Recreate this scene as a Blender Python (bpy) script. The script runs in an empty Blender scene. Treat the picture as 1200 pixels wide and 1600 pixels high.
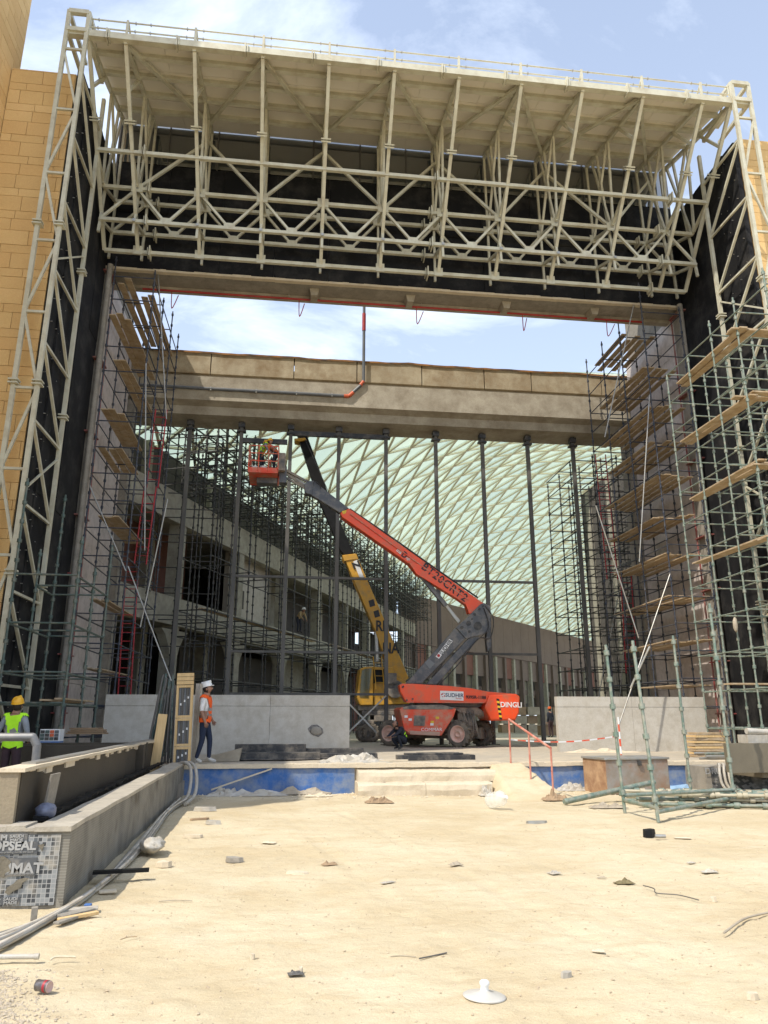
import bpy, bmesh, math, random
from mathutils import Vector, Matrix, Euler, noise as mnoise
R = random.Random(11)
rad = math.radians
S = bpy.context.scene
COL = S.collection

# ---------------------------------------------------------------- camera
CAM_H, PITCH, YAW, FPX = 1.6, rad(15.8), rad(7.0), 1150.0
cd = bpy.data.cameras.new('camera')
cd.sensor_fit = 'VERTICAL'; cd.sensor_height = 36.0; cd.lens = 36.0*FPX/1600.0
cd.clip_start = 0.05; cd.clip_end = 2000
cam = bpy.data.objects.new('camera', cd); COL.objects.link(cam)
cam.location = (0, 0, CAM_H); cam.rotation_euler = (rad(90)+PITCH, 0, -YAW)
S.camera = cam
_cp, _sp, _cy, _sy = math.cos(PITCH), math.sin(PITCH), math.cos(YAW), math.sin(YAW)
def ray(x, y):
    a = (x-600)/FPX; b = (800-y)/FPX
    return Vector((_sy*_cp+a*_cy-b*_sy*_sp, _cy*_cp-a*_sy-b*_cy*_sp, _sp+b*_cp))
def at(x, y, Y):                       # photo pixel -> point at depth Y
    d = ray(x, y); t = Y/d.y
    return Vector((d.x*t, Y, CAM_H+d.z*t))
def ag(x, y, z=0.0):                   # photo pixel -> point on a level surface
    d = ray(x, y); t = (z-CAM_H)/d.z
    return Vector((d.x*t, d.y*t, z))
def pix(p):
    v = Vector(p)-Vector((0, 0, CAM_H))
    c = v.dot(Vector((_sy*_cp, _cy*_cp, _sp)))
    if c < 0.1: return (-9999, -9999)
    return (600+FPX*v.dot(Vector((_cy, -_sy, 0)))/c, 800-FPX*v.dot(Vector((-_sy*_sp, -_cy*_sp, _cp)))/c)

# ---------------------------------------------------------------- light
SUN_TO = Vector((-0.62, -0.48, 1.10)).normalized()
sun_el = math.asin(SUN_TO.z); sun_az = math.atan2(SUN_TO.x, SUN_TO.y)
sl = bpy.data.lights.new('sun', 'SUN'); sl.energy = 2.7; sl.angle = rad(0.53); sl.color = (1.0, 0.93, 0.82)
so = bpy.data.objects.new('sun', sl); COL.objects.link(so)
so.rotation_euler = SUN_TO.to_track_quat('Z', 'Y').to_euler(); so.location = (-30, -20, 60)
W = bpy.data.worlds.new('World'); S.world = W; W.use_nodes = True
nt = W.node_tree; nt.nodes.clear()
def N(t, typ, **kw):
    n = t.nodes.new(typ)
    for k, v in kw.items():
        if hasattr(n, k): setattr(n, k, v)
    return n
wo = N(nt, 'ShaderNodeOutputWorld'); bg = N(nt, 'ShaderNodeBackground'); bg.inputs[1].default_value = 0.15
sky = N(nt, 'ShaderNodeTexSky', sky_type='NISHITA', sun_disc=False)
sky.sun_elevation = sun_el; sky.sun_rotation = sun_az; sky.air_density = 1.0; sky.dust_density = 1.6; sky.ozone_density = 1.0; sky.altitude = 600
tc = N(nt, 'ShaderNodeTexCoord'); sep = N(nt, 'ShaderNodeSeparateXYZ'); nt.links.new(tc.outputs['Generated'], sep.inputs[0])
def mth(t, op, a, b=None, c=None, clamp=False):
    n = N(t, 'ShaderNodeMath', operation=op); n.use_clamp = clamp
    for i, v in enumerate((a, b, c)):
        if v is None: continue
        if isinstance(v, (int, float)): n.inputs[i].default_value = v
        else: t.links.new(v, n.inputs[i])
    return n.outputs[0]
zc = mth(nt, 'MAXIMUM', mth(nt, 'ADD', sep.outputs[2], 0.12), 0.03)
cx = mth(nt, 'DIVIDE', sep.outputs[0], zc); cyy = mth(nt, 'DIVIDE', sep.outputs[1], zc)
cmb = N(nt, 'ShaderNodeCombineXYZ'); nt.links.new(cx, cmb.inputs[0]); nt.links.new(cyy, cmb.inputs[1])
mp = N(nt, 'ShaderNodeMapping'); mp.inputs['Scale'].default_value = (1.0, 1.9, 1); mp.inputs['Rotation'].default_value = (0, 0, 0.5); mp.inputs['Location'].default_value = (3.1, 1.7, 0)
nt.links.new(cmb.outputs[0], mp.inputs[0])
n1 = N(nt, 'ShaderNodeTexNoise'); n1.inputs['Scale'].default_value = 1.5; n1.inputs['Detail'].default_value = 9; n1.inputs['Roughness'].default_value = 0.62; n1.inputs['Distortion'].default_value = 0.5
nt.links.new(mp.outputs[0], n1.inputs[0])
cr = N(nt, 'ShaderNodeValToRGB'); cr.color_ramp.elements[0].position = 0.49; cr.color_ramp.elements[0].color = (0, 0, 0, 1)
cr.color_ramp.elements[1].position = 0.78; cr.color_ramp.elements[1].color = (1, 1, 1, 1); nt.links.new(n1.outputs[0], cr.inputs[0])
mx = N(nt, 'ShaderNodeMixRGB'); mx.inputs[2].default_value = (4.5, 5.0, 5.8, 1)
hz = mth(nt, 'SUBTRACT', 1.0, mth(nt, 'MULTIPLY', sep.outputs[2], 1.15), clamp=True)       # whitening towards the horizon
fac = mth(nt, 'ADD', mth(nt, 'MULTIPLY', cr.outputs[0], 0.95), mth(nt, 'ADD', mth(nt, 'MULTIPLY', hz, 0.30), 0.26), clamp=True)
nt.links.new(fac, mx.inputs[0]); nt.links.new(sky.outputs[0], mx.inputs[1]); nt.links.new(mx.outputs[0], bg.inputs[0]); nt.links.new(bg.outputs[0], wo.inputs[0])
S.view_settings.view_transform = 'Standard'; S.view_settings.look = 'None'; S.view_settings.gamma = 1.0
S.view_settings.use_curve_mapping = False; S.view_settings.exposure = 0.80
S.render.engine = 'CYCLES'
S.cycles.max_bounces = 7; S.cycles.transparent_max_bounces = 12; S.cycles.use_denoising = True; S.cycles.caustics_reflective = False; S.cycles.caustics_refractive = False

# ---------------------------------------------------------------- materials
MATS = {}
def mat(name, col, col2=None, scale=2.0, rough=0.8, bump=0.0, bscale=20.0, metal=0.0, detail=6, stretch=(1, 1, 1), dust=None, dustamt=0.0, dscale=3.0, spec=0.5, ramp=(0.35, 0.65), trans=0.0, fine=0.0):
    if name in MATS: return MATS[name]
    m = bpy.data.materials.new(name); MATS[name] = m; m.use_nodes = True; t = m.node_tree; b = t.nodes['Principled BSDF']
    b.inputs['Roughness'].default_value = rough; b.inputs['Metallic'].default_value = metal; b.inputs['Specular IOR Level'].default_value = spec
    if trans: b.inputs['Transmission Weight'].default_value = trans
    g = N(t, 'ShaderNodeNewGeometry'); mpn = N(t, 'ShaderNodeMapping'); mpn.inputs['Scale'].default_value = stretch; t.links.new(g.outputs['Position'], mpn.inputs[0])
    last = None
    if col2 is None: col2 = tuple(c*0.78 for c in col)
    nz = N(t, 'ShaderNodeTexNoise'); nz.inputs['Scale'].default_value = scale; nz.inputs['Detail'].default_value = detail; nz.inputs['Roughness'].default_value = 0.6; t.links.new(mpn.outputs[0], nz.inputs[0])
    r = N(t, 'ShaderNodeValToRGB'); r.color_ramp.elements[0].position = ramp[0]; r.color_ramp.elements[1].position = ramp[1]
    r.color_ramp.elements[0].color = (*col, 1); r.color_ramp.elements[1].color = (*col2, 1); t.links.new(nz.outputs[0], r.inputs[0]); last = r.outputs[0]
    if dust:
        n2 = N(t, 'ShaderNodeTexNoise'); n2.inputs['Scale'].default_value = dscale; n2.inputs['Detail'].default_value = 8; n2.inputs['Roughness'].default_value = 0.7; t.links.new(g.outputs['Position'], n2.inputs[0])
        r2 = N(t, 'ShaderNodeValToRGB'); r2.color_ramp.elements[0].position = 0.5-0.22*dustamt; r2.color_ramp.elements[1].position = 0.78-0.2*dustamt
        t.links.new(n2.outputs[0], r2.inputs[0])
        m2 = N(t, 'ShaderNodeMixRGB'); m2.inputs[2].default_value = (*dust, 1); t.links.new(r2.outputs[0], m2.inputs[0]); t.links.new(last, m2.inputs[1]); last = m2.outputs[0]
    if fine:
        n3 = N(t, 'ShaderNodeTexNoise'); n3.inputs['Scale'].default_value = 45; n3.inputs['Detail'].default_value = 4; t.links.new(g.outputs['Position'], n3.inputs[0])
        m3 = N(t, 'ShaderNodeMixRGB', blend_type='OVERLAY'); m3.inputs[0].default_value = fine; t.links.new(last, m3.inputs[1]); t.links.new(n3.outputs[0], m3.inputs[2]); last = m3.outputs[0]
    t.links.new(last, b.inputs['Base Color'])
    if bump:
        n4 = N(t, 'ShaderNodeTexNoise'); n4.inputs['Scale'].default_value = bscale; n4.inputs['Detail'].default_value = 8; n4.inputs['Roughness'].default_value = 0.65; t.links.new(mpn.outputs[0], n4.inputs[0])
        bp = N(t, 'ShaderNodeBump'); bp.inputs['Strength'].default_value = bump; bp.inputs['Distance'].default_value = 0.03; t.links.new(n4.outputs[0], bp.inputs['Height']); t.links.new(bp.outputs[0], b.inputs['Normal'])
    return m
DUST = (.40, .34, .25)
M_cream = mat('cream_painted_steel', (.60, .58, .455), (.54, .52, .40), 1.2, .45, .05, 30, dust=(.42, .37, .26), dustamt=.3, dscale=2.2)
M_creamw = mat('cream_soffit_sheet', (.88, .82, .70), (.84, .77, .65), .5, .7, .05, 10)
M_yel = [mat('yellow_sandstone', (.70, .47, .20), (.64, .42, .175), .8, .85, .15, 14, fine=.25),
         mat('yellow_sandstone_pale', (.75, .51, .23), (.69, .47, .20), .8, .85, .15, 14, fine=.25),
         mat('yellow_sandstone_deep', (.65, .42, .17), (.69, .45, .19), .8, .85, .15, 14, fine=.25)]
M_mortar = mat('dark_stone_joint', (.42, .28, .12), (.36, .24, .10), 4, .9)
M_black = mat('black_membrane', (.009, .009, .010), (.014, .014, .015), .6, .75, .12, 6, dust=(.05, .047, .043), dustamt=.1, dscale=1.2, spec=.2)
M_glassdark = mat('dark_facade_glass', (.03, .036, .038), (.05, .058, .06), .9, .05, spec=.7)
M_glassdark.node_tree.nodes['Principled BSDF'].inputs['IOR'].default_value = 2.6
M_plast = mat('pinkish_plaster', (.66, .59, .54), (.58, .51, .47), .9, .9, .12, 14, dust=(.42, .37, .33), dustamt=.3, fine=.2)
M_conc = mat('weathered_concrete', (.46, .415, .33), (.36, .32, .25), .7, .9, .25, 9, stretch=(1, 1, .35), dust=(.25, .21, .155), dustamt=.45, dscale=1.2, fine=.3)
M_concy = mat('yellowed_concrete', (.45, .385, .27), (.35, .295, .205), 1.1, .9, .4, 9, stretch=(1, 1, .3), dust=(.26, .19, .11), dustamt=.45, dscale=1.6, fine=.3)
M_concd = mat('dull_concrete', (.34, .31, .26), (.27, .245, .20), .8, .92, .2, 8, dust=(.20, .18, .15), dustamt=.4, fine=.3)
M_mem = mat('rusty_waterproof_lip', (.04, .03, .022), (.33, .15, .04), 1.6, .8)
M_barr = mat('grey_barrier_render', (.56, .53, .47), (.50, .47, .41), .6, .9, .12, 25, stretch=(1, 1, .35), dust=(.43, .39, .32), dustamt=.45, fine=.2)
M_navy = mat('navy_scaffold_steel', (.022, .03, .05), (.04, .05, .07), 5, .55, dust=(.15, .125, .10), dustamt=.15, dscale=7)
M_navy2 = mat('dark_scaffold_steel', (.022, .026, .03), (.045, .042, .04), 5, .6, dust=(.12, .11, .085), dustamt=.15, dscale=7)
M_green = mat('dark_green_scaffold_steel', (.045, .08, .07), (.08, .12, .105), 5, .5, dust=(.22, .2, .15), dustamt=.2, dscale=7)
M_lgreen = mat('pale_green_scaffold_steel', (.165, .235, .19), (.11, .165, .135), 5, .5, metal=.15, dust=(.36, .34, .27), dustamt=.45, dscale=7)
M_wood = mat('scaffold_plank_wood', (.43, .31, .175), (.33, .23, .13), 3, .8, .2, 20, stretch=(1, 1, 4), dust=(.50, .41, .29), dustamt=.4, dscale=4)
M_woodp = mat('pale_pine_wood', (.70, .50, .25), (.60, .41, .19), 4, .75, .15, 25, stretch=(6, 6, .6))
M_redlad = mat('red_ladder_paint', (.42, .02, .03), (.30, .02, .03), 4, .5)
M_redpipe = mat('red_sprinkler_pipe', (.40, .03, .02), (.30, .02, .02), 4, .45)
M_grey = mat('grey_plastic_pipe', (.10, .11, .12), (.14, .145, .15), 3, .4)
M_orangec = mat('orange_pipe_collar', (.65, .12, .04), (.5, .09, .03), 3, .5)
M_steel = mat('raw_dark_steel', (.085, .082, .075), (.14, .13, .115), 2, .6, metal=.2, stretch=(1, 1, .3))
M_steelb = mat('black_steel', (.02, .02, .022), (.04, .04, .042), 2, .45, metal=.2, dust=(.15, .13, .1), dustamt=.15)
M_galv = mat('galvanised_tube', (.42, .42, .40), (.33, .33, .31), 4, .4, metal=.5, dust=DUST, dustamt=.3)
M_red = mat('orange_red_paint', (.88, .085, .014), (.82, .075, .013), 1.5, .34, dust=(.45, .16, .08), dustamt=.12, dscale=2.5)
M_redd = mat('dusty_red_paint', (.76, .07, .02), (.68, .06, .02), 1.5, .5, dust=(.46, .28, .18), dustamt=.38, dscale=3)
M_boomg = mat('boom_grey_paint', (.065, .07, .08), (.085, .09, .10), 1.5, .45, dust=(.25, .22, .18), dustamt=.2)
M_mach = mat('dusty_machine_grey', (.10, .10, .10), (.16, .145, .125), 3, .75, .2, 20, dust=(.36, .30, .23), dustamt=.55)
M_tyre = mat('dusty_tyre_rubber', (.07, .063, .055), (.12, .105, .085), 5, .9, .2, 30, dust=(.26, .215, .16), dustamt=.5)
M_rim = mat('dusty_pink_rim', (.80, .50, .40), (.72, .43, .34), 3, .7, dust=(.58, .44, .35), dustamt=.5)
M_yelc = mat('crane_yellow_paint', (.68, .35, .02), (.60, .30, .02), 1.3, .5, dust=(.40, .25, .07), dustamt=.35)
M_blackp = mat('black_rubber_paint', (.008, .008, .008), (.014, .014, .014), 3, .6, spec=.2)
M_white = mat('white_print', (.78, .78, .76), (.72, .72, .70), 2, .6)
M_blue = mat('blue_waterproof_coating', (.045, .15, .42), (.035, .12, .34), 1.5, .7, .25, 9, dust=(.27, .30, .33), dustamt=.5, dscale=2.2)
M_pale = mat('pale_dusty_limestone', (.60, .515, .385), (.53, .45, .33), 1.3, .92, .3, 12, dust=(.64, .55, .40), dustamt=.5, fine=.2)
M_brown = mat('brown_cement_board', (.068, .054, .036), (.048, .038, .026), 1.2, .75, .25, 40, fine=.2)  # kept extra dark to put the planter side's shade into its colour
M_brownl = mat('tan_cement_end', (.30, .25, .17), (.25, .205, .14), 1.2, .85, .25, 40, fine=.2)
M_salmon = mat('salmon_painted_rail', (.52, .17, .12), (.42, .13, .09), 4, .5, dust=(.6, .4, .3), dustamt=.3)
M_skin = mat('tanned_skin', (.32, .17, .11), (.27, .14, .09), 5, .55)
M_hair = mat('dark_hair', (.015, .012, .01), (.03, .02, .015), 20, .7)
M_cardb = mat('brown_cardboard', (.36, .25, .15), (.29, .2, .12), 4, .85)
M_sack = mat('dusty_paper_sack', (.42, .36, .27), (.32, .27, .2), 3, .85, .3, 15)
M_plas = mat('white_plastic_film', (.50, .475, .42), (.38, .355, .31), 7, .5, .4, 12, dust=(.46, .40, .30), dustamt=.4)
M_bucket = mat('translucent_plastic', (.58, .56, .51), (.50, .475, .42), 6, .35)
def glassmat(name, colr, tw=0.55):
    m = bpy.data.materials.new(name); m.use_nodes = True; t = m.node_tree; t.nodes.clear(); o = N(t, 'ShaderNodeOutputMaterial')
    tr = N(t, 'ShaderNodeBsdfTranslucent'); tr.inputs[0].default_value = (*colr, 1)
    tp = N(t, 'ShaderNodeBsdfTransparent'); tp.inputs[0].default_value = (.72, .79, .72, 1)
    gl = N(t, 'ShaderNodeBsdfGlossy'); gl.inputs['Roughness'].default_value = .12; gl.inputs[0].default_value = (.8, .9, .85, 1)
    m1 = N(t, 'ShaderNodeMixShader'); m1.inputs[0].default_value = tw; t.links.new(tp.outputs[0], m1.inputs[1]); t.links.new(tr.outputs[0], m1.inputs[2])
    m2 = N(t, 'ShaderNodeMixShader'); m2.inputs[0].default_value = .06; t.links.new(m1.outputs[0], m2.inputs[1]); t.links.new(gl.outputs[0], m2.inputs[2]); t.links.new(m2.outputs[0], o.inputs[0])
    return m
M_pane = [glassmat('pale_green_glass', (.585, .635, .555), .66), glassmat('pale_green_glass_light', (.625, .67, .58), .64), glassmat('pale_green_glass_blue', (.55, .61, .555), .68)]
M_cab = glassmat('cab_glass', (.10, .12, .10), .5)

# ---------------------------------------------------------------- mesh helpers
class MB:
    def __init__(s): s.v = []; s.f = []; s.mi = []; s.sm = []
    def add(s, vs, fs, mi=0, sm=False, M=None):
        b = len(s.v)
        for p in vs: s.v.append((M @ Vector(p)) if M is not None else Vector(p))
        for f in fs: s.f.append([b+i for i in f]); s.mi.append(mi); s.sm.append(sm)
    def box(s, c, sz, M=None, mi=0, rz=0.0):
        x, y, z = [d/2 for d in sz]
        L = Matrix.Translation(c) @ Matrix.Rotation(rz, 4, 'Z')
        if M is not None: L = M @ L
        s.add([(-x, -y, -z), (x, -y, -z), (x, y, -z), (-x, y, -z), (-x, -y, z), (x, -y, z), (x, y, z), (-x, y, z)],
              [(3, 2, 1, 0), (4, 5, 6, 7), (0, 1, 5, 4), (1, 2, 6, 5), (2, 3, 7, 6), (3, 0, 4, 7)], mi, False, L)
        return s
    def bx(s, x0, x1, y0, y1, z0, z1, mi=0):
        return s.box(((x0+x1)/2, (y0+y1)/2, (z0+z1)/2), (abs(x1-x0), abs(y1-y0), abs(z1-z0)), mi=mi)
    def cyl(s, p0, p1, r0, r1=None, n=10, mi=0, cap=True):
        r1 = r0 if r1 is None else r1
        p0 = Vector(p0); p1 = Vector(p1); d = p1-p0; q = d.to_track_quat('Z', 'Y').to_matrix().to_4x4(); M = Matrix.Translation(p0) @ q; L = d.length
        vs = [(r0*math.cos(2*math.pi*i/n), r0*math.sin(2*math.pi*i/n), 0) for i in range(n)]+[(r1*math.cos(2*math.pi*i/n), r1*math.sin(2*math.pi*i/n), L) for i in range(n)]
        s.add(vs, [(i, (i+1) % n, n+(i+1) % n, n+i) for i in range(n)], mi, True, M)
        if cap: s.add(vs, [tuple(range(n-1, -1, -1)), tuple(range(n, 2*n))], mi, False, M)
        return s
    def bar(s, p0, p1, w, h=None, mi=0, up=(0, 0, 1)):
        h = w if h is None else h
        s.add(*_barvf(), mi, False, barM(p0, p1, w, h, up)); return s
    def prism(s, poly, y0, y1, mi=0, M=None):      # poly of (x,z), extruded along y
        n = len(poly)
        ar = sum(poly[i][0]*poly[(i+1) % n][1]-poly[(i+1) % n][0]*poly[i][1] for i in range(n))
        if ar < 0: poly = poly[::-1]
        vs = [(p[0], y0, p[1]) for p in poly]+[(p[0], y1, p[1]) for p in poly]
        s.add(vs, [tuple(range(n)), tuple(range(2*n-1, n-1, -1))]+[(i, n+i, n+(i+1) % n, (i+1) % n) for i in range(n)], mi, False, M); return s
    def sphere(s, c, r, nu=14, nv=9, mi=0, M=None, fn=None):
        if isinstance(r, (int, float)): r = (r, r, r)
        vs = []; 
        for j in range(nv+1):
            th = math.pi*j/nv
            for i in range(nu):
                ph = 2*math.pi*i/nu; p = Vector((math.sin(th)*math.cos(ph), math.sin(th)*math.sin(ph), math.cos(th)))
                k = fn(p) if fn else 1
                vs.append((c[0]+r[0]*p.x*k, c[1]+r[1]*p.y*k, c[2]+r[2]*p.z*k))
        s.add(vs, [(j*nu+i, (j+1)*nu+i, (j+1)*nu+(i+1) % nu, j*nu+(i+1) % nu) for j in range(nv) for i in range(nu)], mi, True, M); return s
    def lathe(s, prof, n=20, mi=0, M=None, cap=True):   # prof: list (r,z)
        vs = [(r*math.cos(2*math.pi*i/n), r*math.sin(2*math.pi*i/n), z) for r, z in prof for i in range(n)]
        s.add(vs, [(j*n+i, j*n+(i+1) % n, (j+1)*n+(i+1) % n, (j+1)*n+i) for j in range(len(prof)-1) for i in range(n)], mi, True, M)
        if cap: s.add(vs, [tuple(range(n-1, -1, -1)), tuple((len(prof)-1)*n+i for i in range(n))], mi, False, M)
        return s
    def tube(s, pts, r, n=8, mi=0, smooth=True):
        pts = [Vector(p) for p in pts]
        if smooth and len(pts) > 2:
            q = [pts[0]]+pts+[pts[-1]]; o_ = []
            for i in range(1, len(q)-2):
                for k in range(5):
                    t = k/5; a, b, c, d = q[i-1], q[i], q[i+1], q[i+2]
                    o_.append(.5*((2*b)+(c-a)*t+(2*a-5*b+4*c-d)*t*t+(3*b-a-3*c+d)*t**3))
            pts = o_+[pts[-1]]
        for a, b in zip(pts[:-1], pts[1:]): s.cyl(a, b, r, r, n, mi)
        for p in pts[1:-1]: s.sphere(p, r*1.0, n, 5, mi)
        return s
    def mesh(s, name):
        m = bpy.data.meshes.new(name); m.from_pydata([tuple(v) for v in s.v], [], s.f)
        m.polygons.foreach_set('material_index', s.mi); m.polygons.foreach_set('use_smooth', s.sm); m.update(); return m
def _barvf():
    return [(-.5, -.5, 0), (.5, -.5, 0), (.5, .5, 0), (-.5, .5, 0), (-.5, -.5, 1), (.5, -.5, 1), (.5, .5, 1), (-.5, .5, 1)], [(3, 2, 1, 0), (4, 5, 6, 7), (0, 1, 5, 4), (1, 2, 6, 5), (2, 3, 7, 6), (3, 0, 4, 7)]
def barM(p0, p1, w, h, up=(0, 0, 1)):     # w: across, h: along up
    p0 = Vector(p0); p1 = Vector(p1); d = p1-p0; z = d.normalized(); u = Vector(up)
    if abs(z.dot(u)) > .98: u = Vector((0, 1, 0)) if abs(z.y) < .9 else Vector((1, 0, 0))
    x = u.cross(z).normalized(); y = z.cross(x)
    return Matrix(((x.x*w, y.x*h, d.x, p0.x), (x.y*w, y.y*h, d.y, p0.y), (x.z*w, y.z*h, d.z, p0.z), (0, 0, 0, 1)))
WM = {}
def world(o): return WM.get(o.name, Matrix.Identity(4))
def tag(o, label=None, cat=None, group=None, kind=None):
    if label: o['label'] = label
    if cat: o['category'] = cat
    if group: o['group'] = group
    if kind: o['kind'] = kind
    return o
def thing(name, label, cat, loc=(0, 0, 0), rz=0.0, group=None):
    o = bpy.data.objects.new(name, None); COL.objects.link(o); o.location = loc; o.rotation_euler = (0, 0, rz); o.empty_display_size = .2
    WM[o.name] = Matrix.Translation(Vector(loc)) @ Matrix.Rotation(rz, 4, 'Z')
    return tag(o, label, cat, group)
def link(name, me, parent=None, M=None):      # M: world matrix
    o = bpy.data.objects.new(name, me); COL.objects.link(o); M = M if M is not None else Matrix.Identity(4)
    o.matrix_basis = M; WM[o.name] = M
    if parent is not None:
        o.parent = parent; o.matrix_parent_inverse = world(parent).inverted()
    return o
def build(name, mb, mats, parent=None, M=None, bevel=0.0, label=None):
    me = mb.mesh(name)
    for m in (mats if isinstance(mats, (list, tuple)) else [mats]): me.materials.append(m)
    o = link(name, me, parent, M)
    if bevel:
        b = o.modifiers.new('bevel', 'BEVEL'); b.width = bevel; b.segments = 2; b.limit_method = 'ANGLE'; b.angle_limit = rad(40)
    if label: o['label'] = label
    return o
def solo(name, mb, mats, label, cat, group=None, loc=(0, 0, 0), rz=0.0, bevel=0.0):   # a thing that is one mesh
    M = Matrix.Translation(Vector(loc)) @ Matrix.Rotation(rz, 4, 'Z')
    o = build(name, mb, mats, None, M, bevel); return tag(o, label, cat, group)
def struct(name, mb, mats, bevel=0.0):
    o = build(name, mb, mats, None, None, bevel); o['kind'] = 'structure'; return o
CACHE = {}
def shared(key, fn, mats):
    if key not in CACHE:
        me = fn().mesh(key[0])
        for m in (mats if isinstance(mats, (list, tuple)) else [mats]): me.materials.append(m)
        CACHE[key] = me
    return CACHE[key]
def p_tube(name, parent, m, p0, p1, r, n=8):
    p0 = Vector(p0); p1 = Vector(p1); d = p1-p0
    me = shared(('tube', m.name, n), lambda: MB().cyl((0, 0, 0), (0, 0, 1), 1, 1, n), m)
    Q = d.to_track_quat('Z', 'Y').to_matrix().to_4x4()
    return link(name, me, parent, Matrix.Translation(p0) @ Q @ Matrix.Diagonal((r, r, d.length, 1)))
def p_bar(name, parent, m, p0, p1, w, h=None, up=(0, 0, 1)):
    def f():
        b = MB(); b.add(*_barvf()); return b
    me = shared(('bar', m.name), f, m)
    return link(name, me, parent, barM(p0, p1, w, w if h is None else h, up))
def p_box(name, parent, m, c, sz, rz=0.0):
    me = shared(('block', m.name), lambda: MB().box((0, 0, 0), (1, 1, 1)), m)
    return link(name, me, parent, Matrix.Translation(Vector(c)) @ Matrix.Rotation(rz, 4, 'Z') @ Matrix.Diagonal((*sz, 1)))
def p_bx(name, parent, m, x0, x1, y0, y1, z0, z1):
    return p_box(name, parent, m, ((x0+x1)/2, (y0+y1)/2, (z0+z1)/2), (abs(x1-x0), abs(y1-y0), abs(z1-z0)))
def text(name, s, size, m, parent, M, ex=.004, sx=1.0, bold=.0, align='CENTER', sp=1.0):
    c = bpy.data.curves.new(name, 'FONT'); c.body = s; c.size = size; c.extrude = ex; c.offset = bold; c.align_x = align; c.align_y = 'CENTER'; c.space_character = sp; c.resolution_u = 3
    to = bpy.data.objects.new('tmp', c); COL.objects.link(to); dg = bpy.context.evaluated_depsgraph_get()
    me = bpy.data.meshes.new_from_object(to.evaluated_get(dg)); COL.objects.unlink(to); bpy.data.objects.remove(to)
    me.materials.clear(); me.materials.append(m)
    return link(name, me, parent, M @ Matrix.Diagonal((sx, 1, 1, 1)))
def planeM(o, xdir, updir):      # matrix whose x = xdir, y = updir, z = normal
    x = Vector(xdir).normalized(); z = x.cross(Vector(updir)).normalized(); y = z.cross(x)
    return Matrix(((x.x, y.x, z.x, o[0]), (x.y, y.y, z.y, o[1]), (x.z, y.z, z.z, o[2]), (0, 0, 0, 1)))
# ================================================================ SETTING: ground and platform
XL, XR, YF, YN, ZP = -7.4, 15.35, 25.0, 20.2, 0.6
def lin(a, b, n): return [a+(b-a)*i/(n-1) for i in range(n)]
def gheight(x, y):
    v = Vector((x, y, 0)); f = 1.0 if (-9 < x < 22 and -2 < y < 19) else 0.0
    h = .030*mnoise.noise(v*.45)+.016*mnoise.noise(v*1.7+Vector((5, 0, 0)))+.010*mnoise.noise(v*5.1)
    if y < 12: h += .008*mnoise.noise(v*13)+.004*mnoise.noise(v*29)
    for cx_, w_ in ((3.55+.10*(y-12)+.25*math.sin(y*.5), .16), (5.2+.10*(y-12)+.25*math.sin(y*.5), .16), (.9-.16*(y-8), .11), (2.0-.16*(y-8), .11)):
        d_ = abs(x-cx_)/w_
        if d_ < 1.4 and y > 4: h += (-.016*(1-d_*d_)*(.7+.3*math.sin(y*32+x*18)) if d_ < 1 else .006)*max(0, min(1, (17-y)*.5))*(.5+.5*mnoise.noise(Vector((x*.5, y*.35, 4))))
    return h*f - .012
gx = [-400, -120, -40, -16, -10]+lin(-8.5, -2.6, 30)+lin(-2.5, 8, 260)+lin(8.1, 21, 70)+[23, 30, 60, 150, 400]
gy = [-300, -80, -20, -6, -2]+lin(1.5, 8, 170)+lin(8.05, 19, 170)+[19.6, 40, 120, 400]
gm = MB(); vs = [(x, y, gheight(x, y) if y < 19.3 else -.05) for y in gy for x in gx]; nx = len(gx)
gm.add(vs, [(j*nx+i, j*nx+i+1, (j+1)*nx+i+1, (j+1)*nx+i) for j in range(len(gy)-1) for i in range(nx-1)], 0, True)
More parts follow.
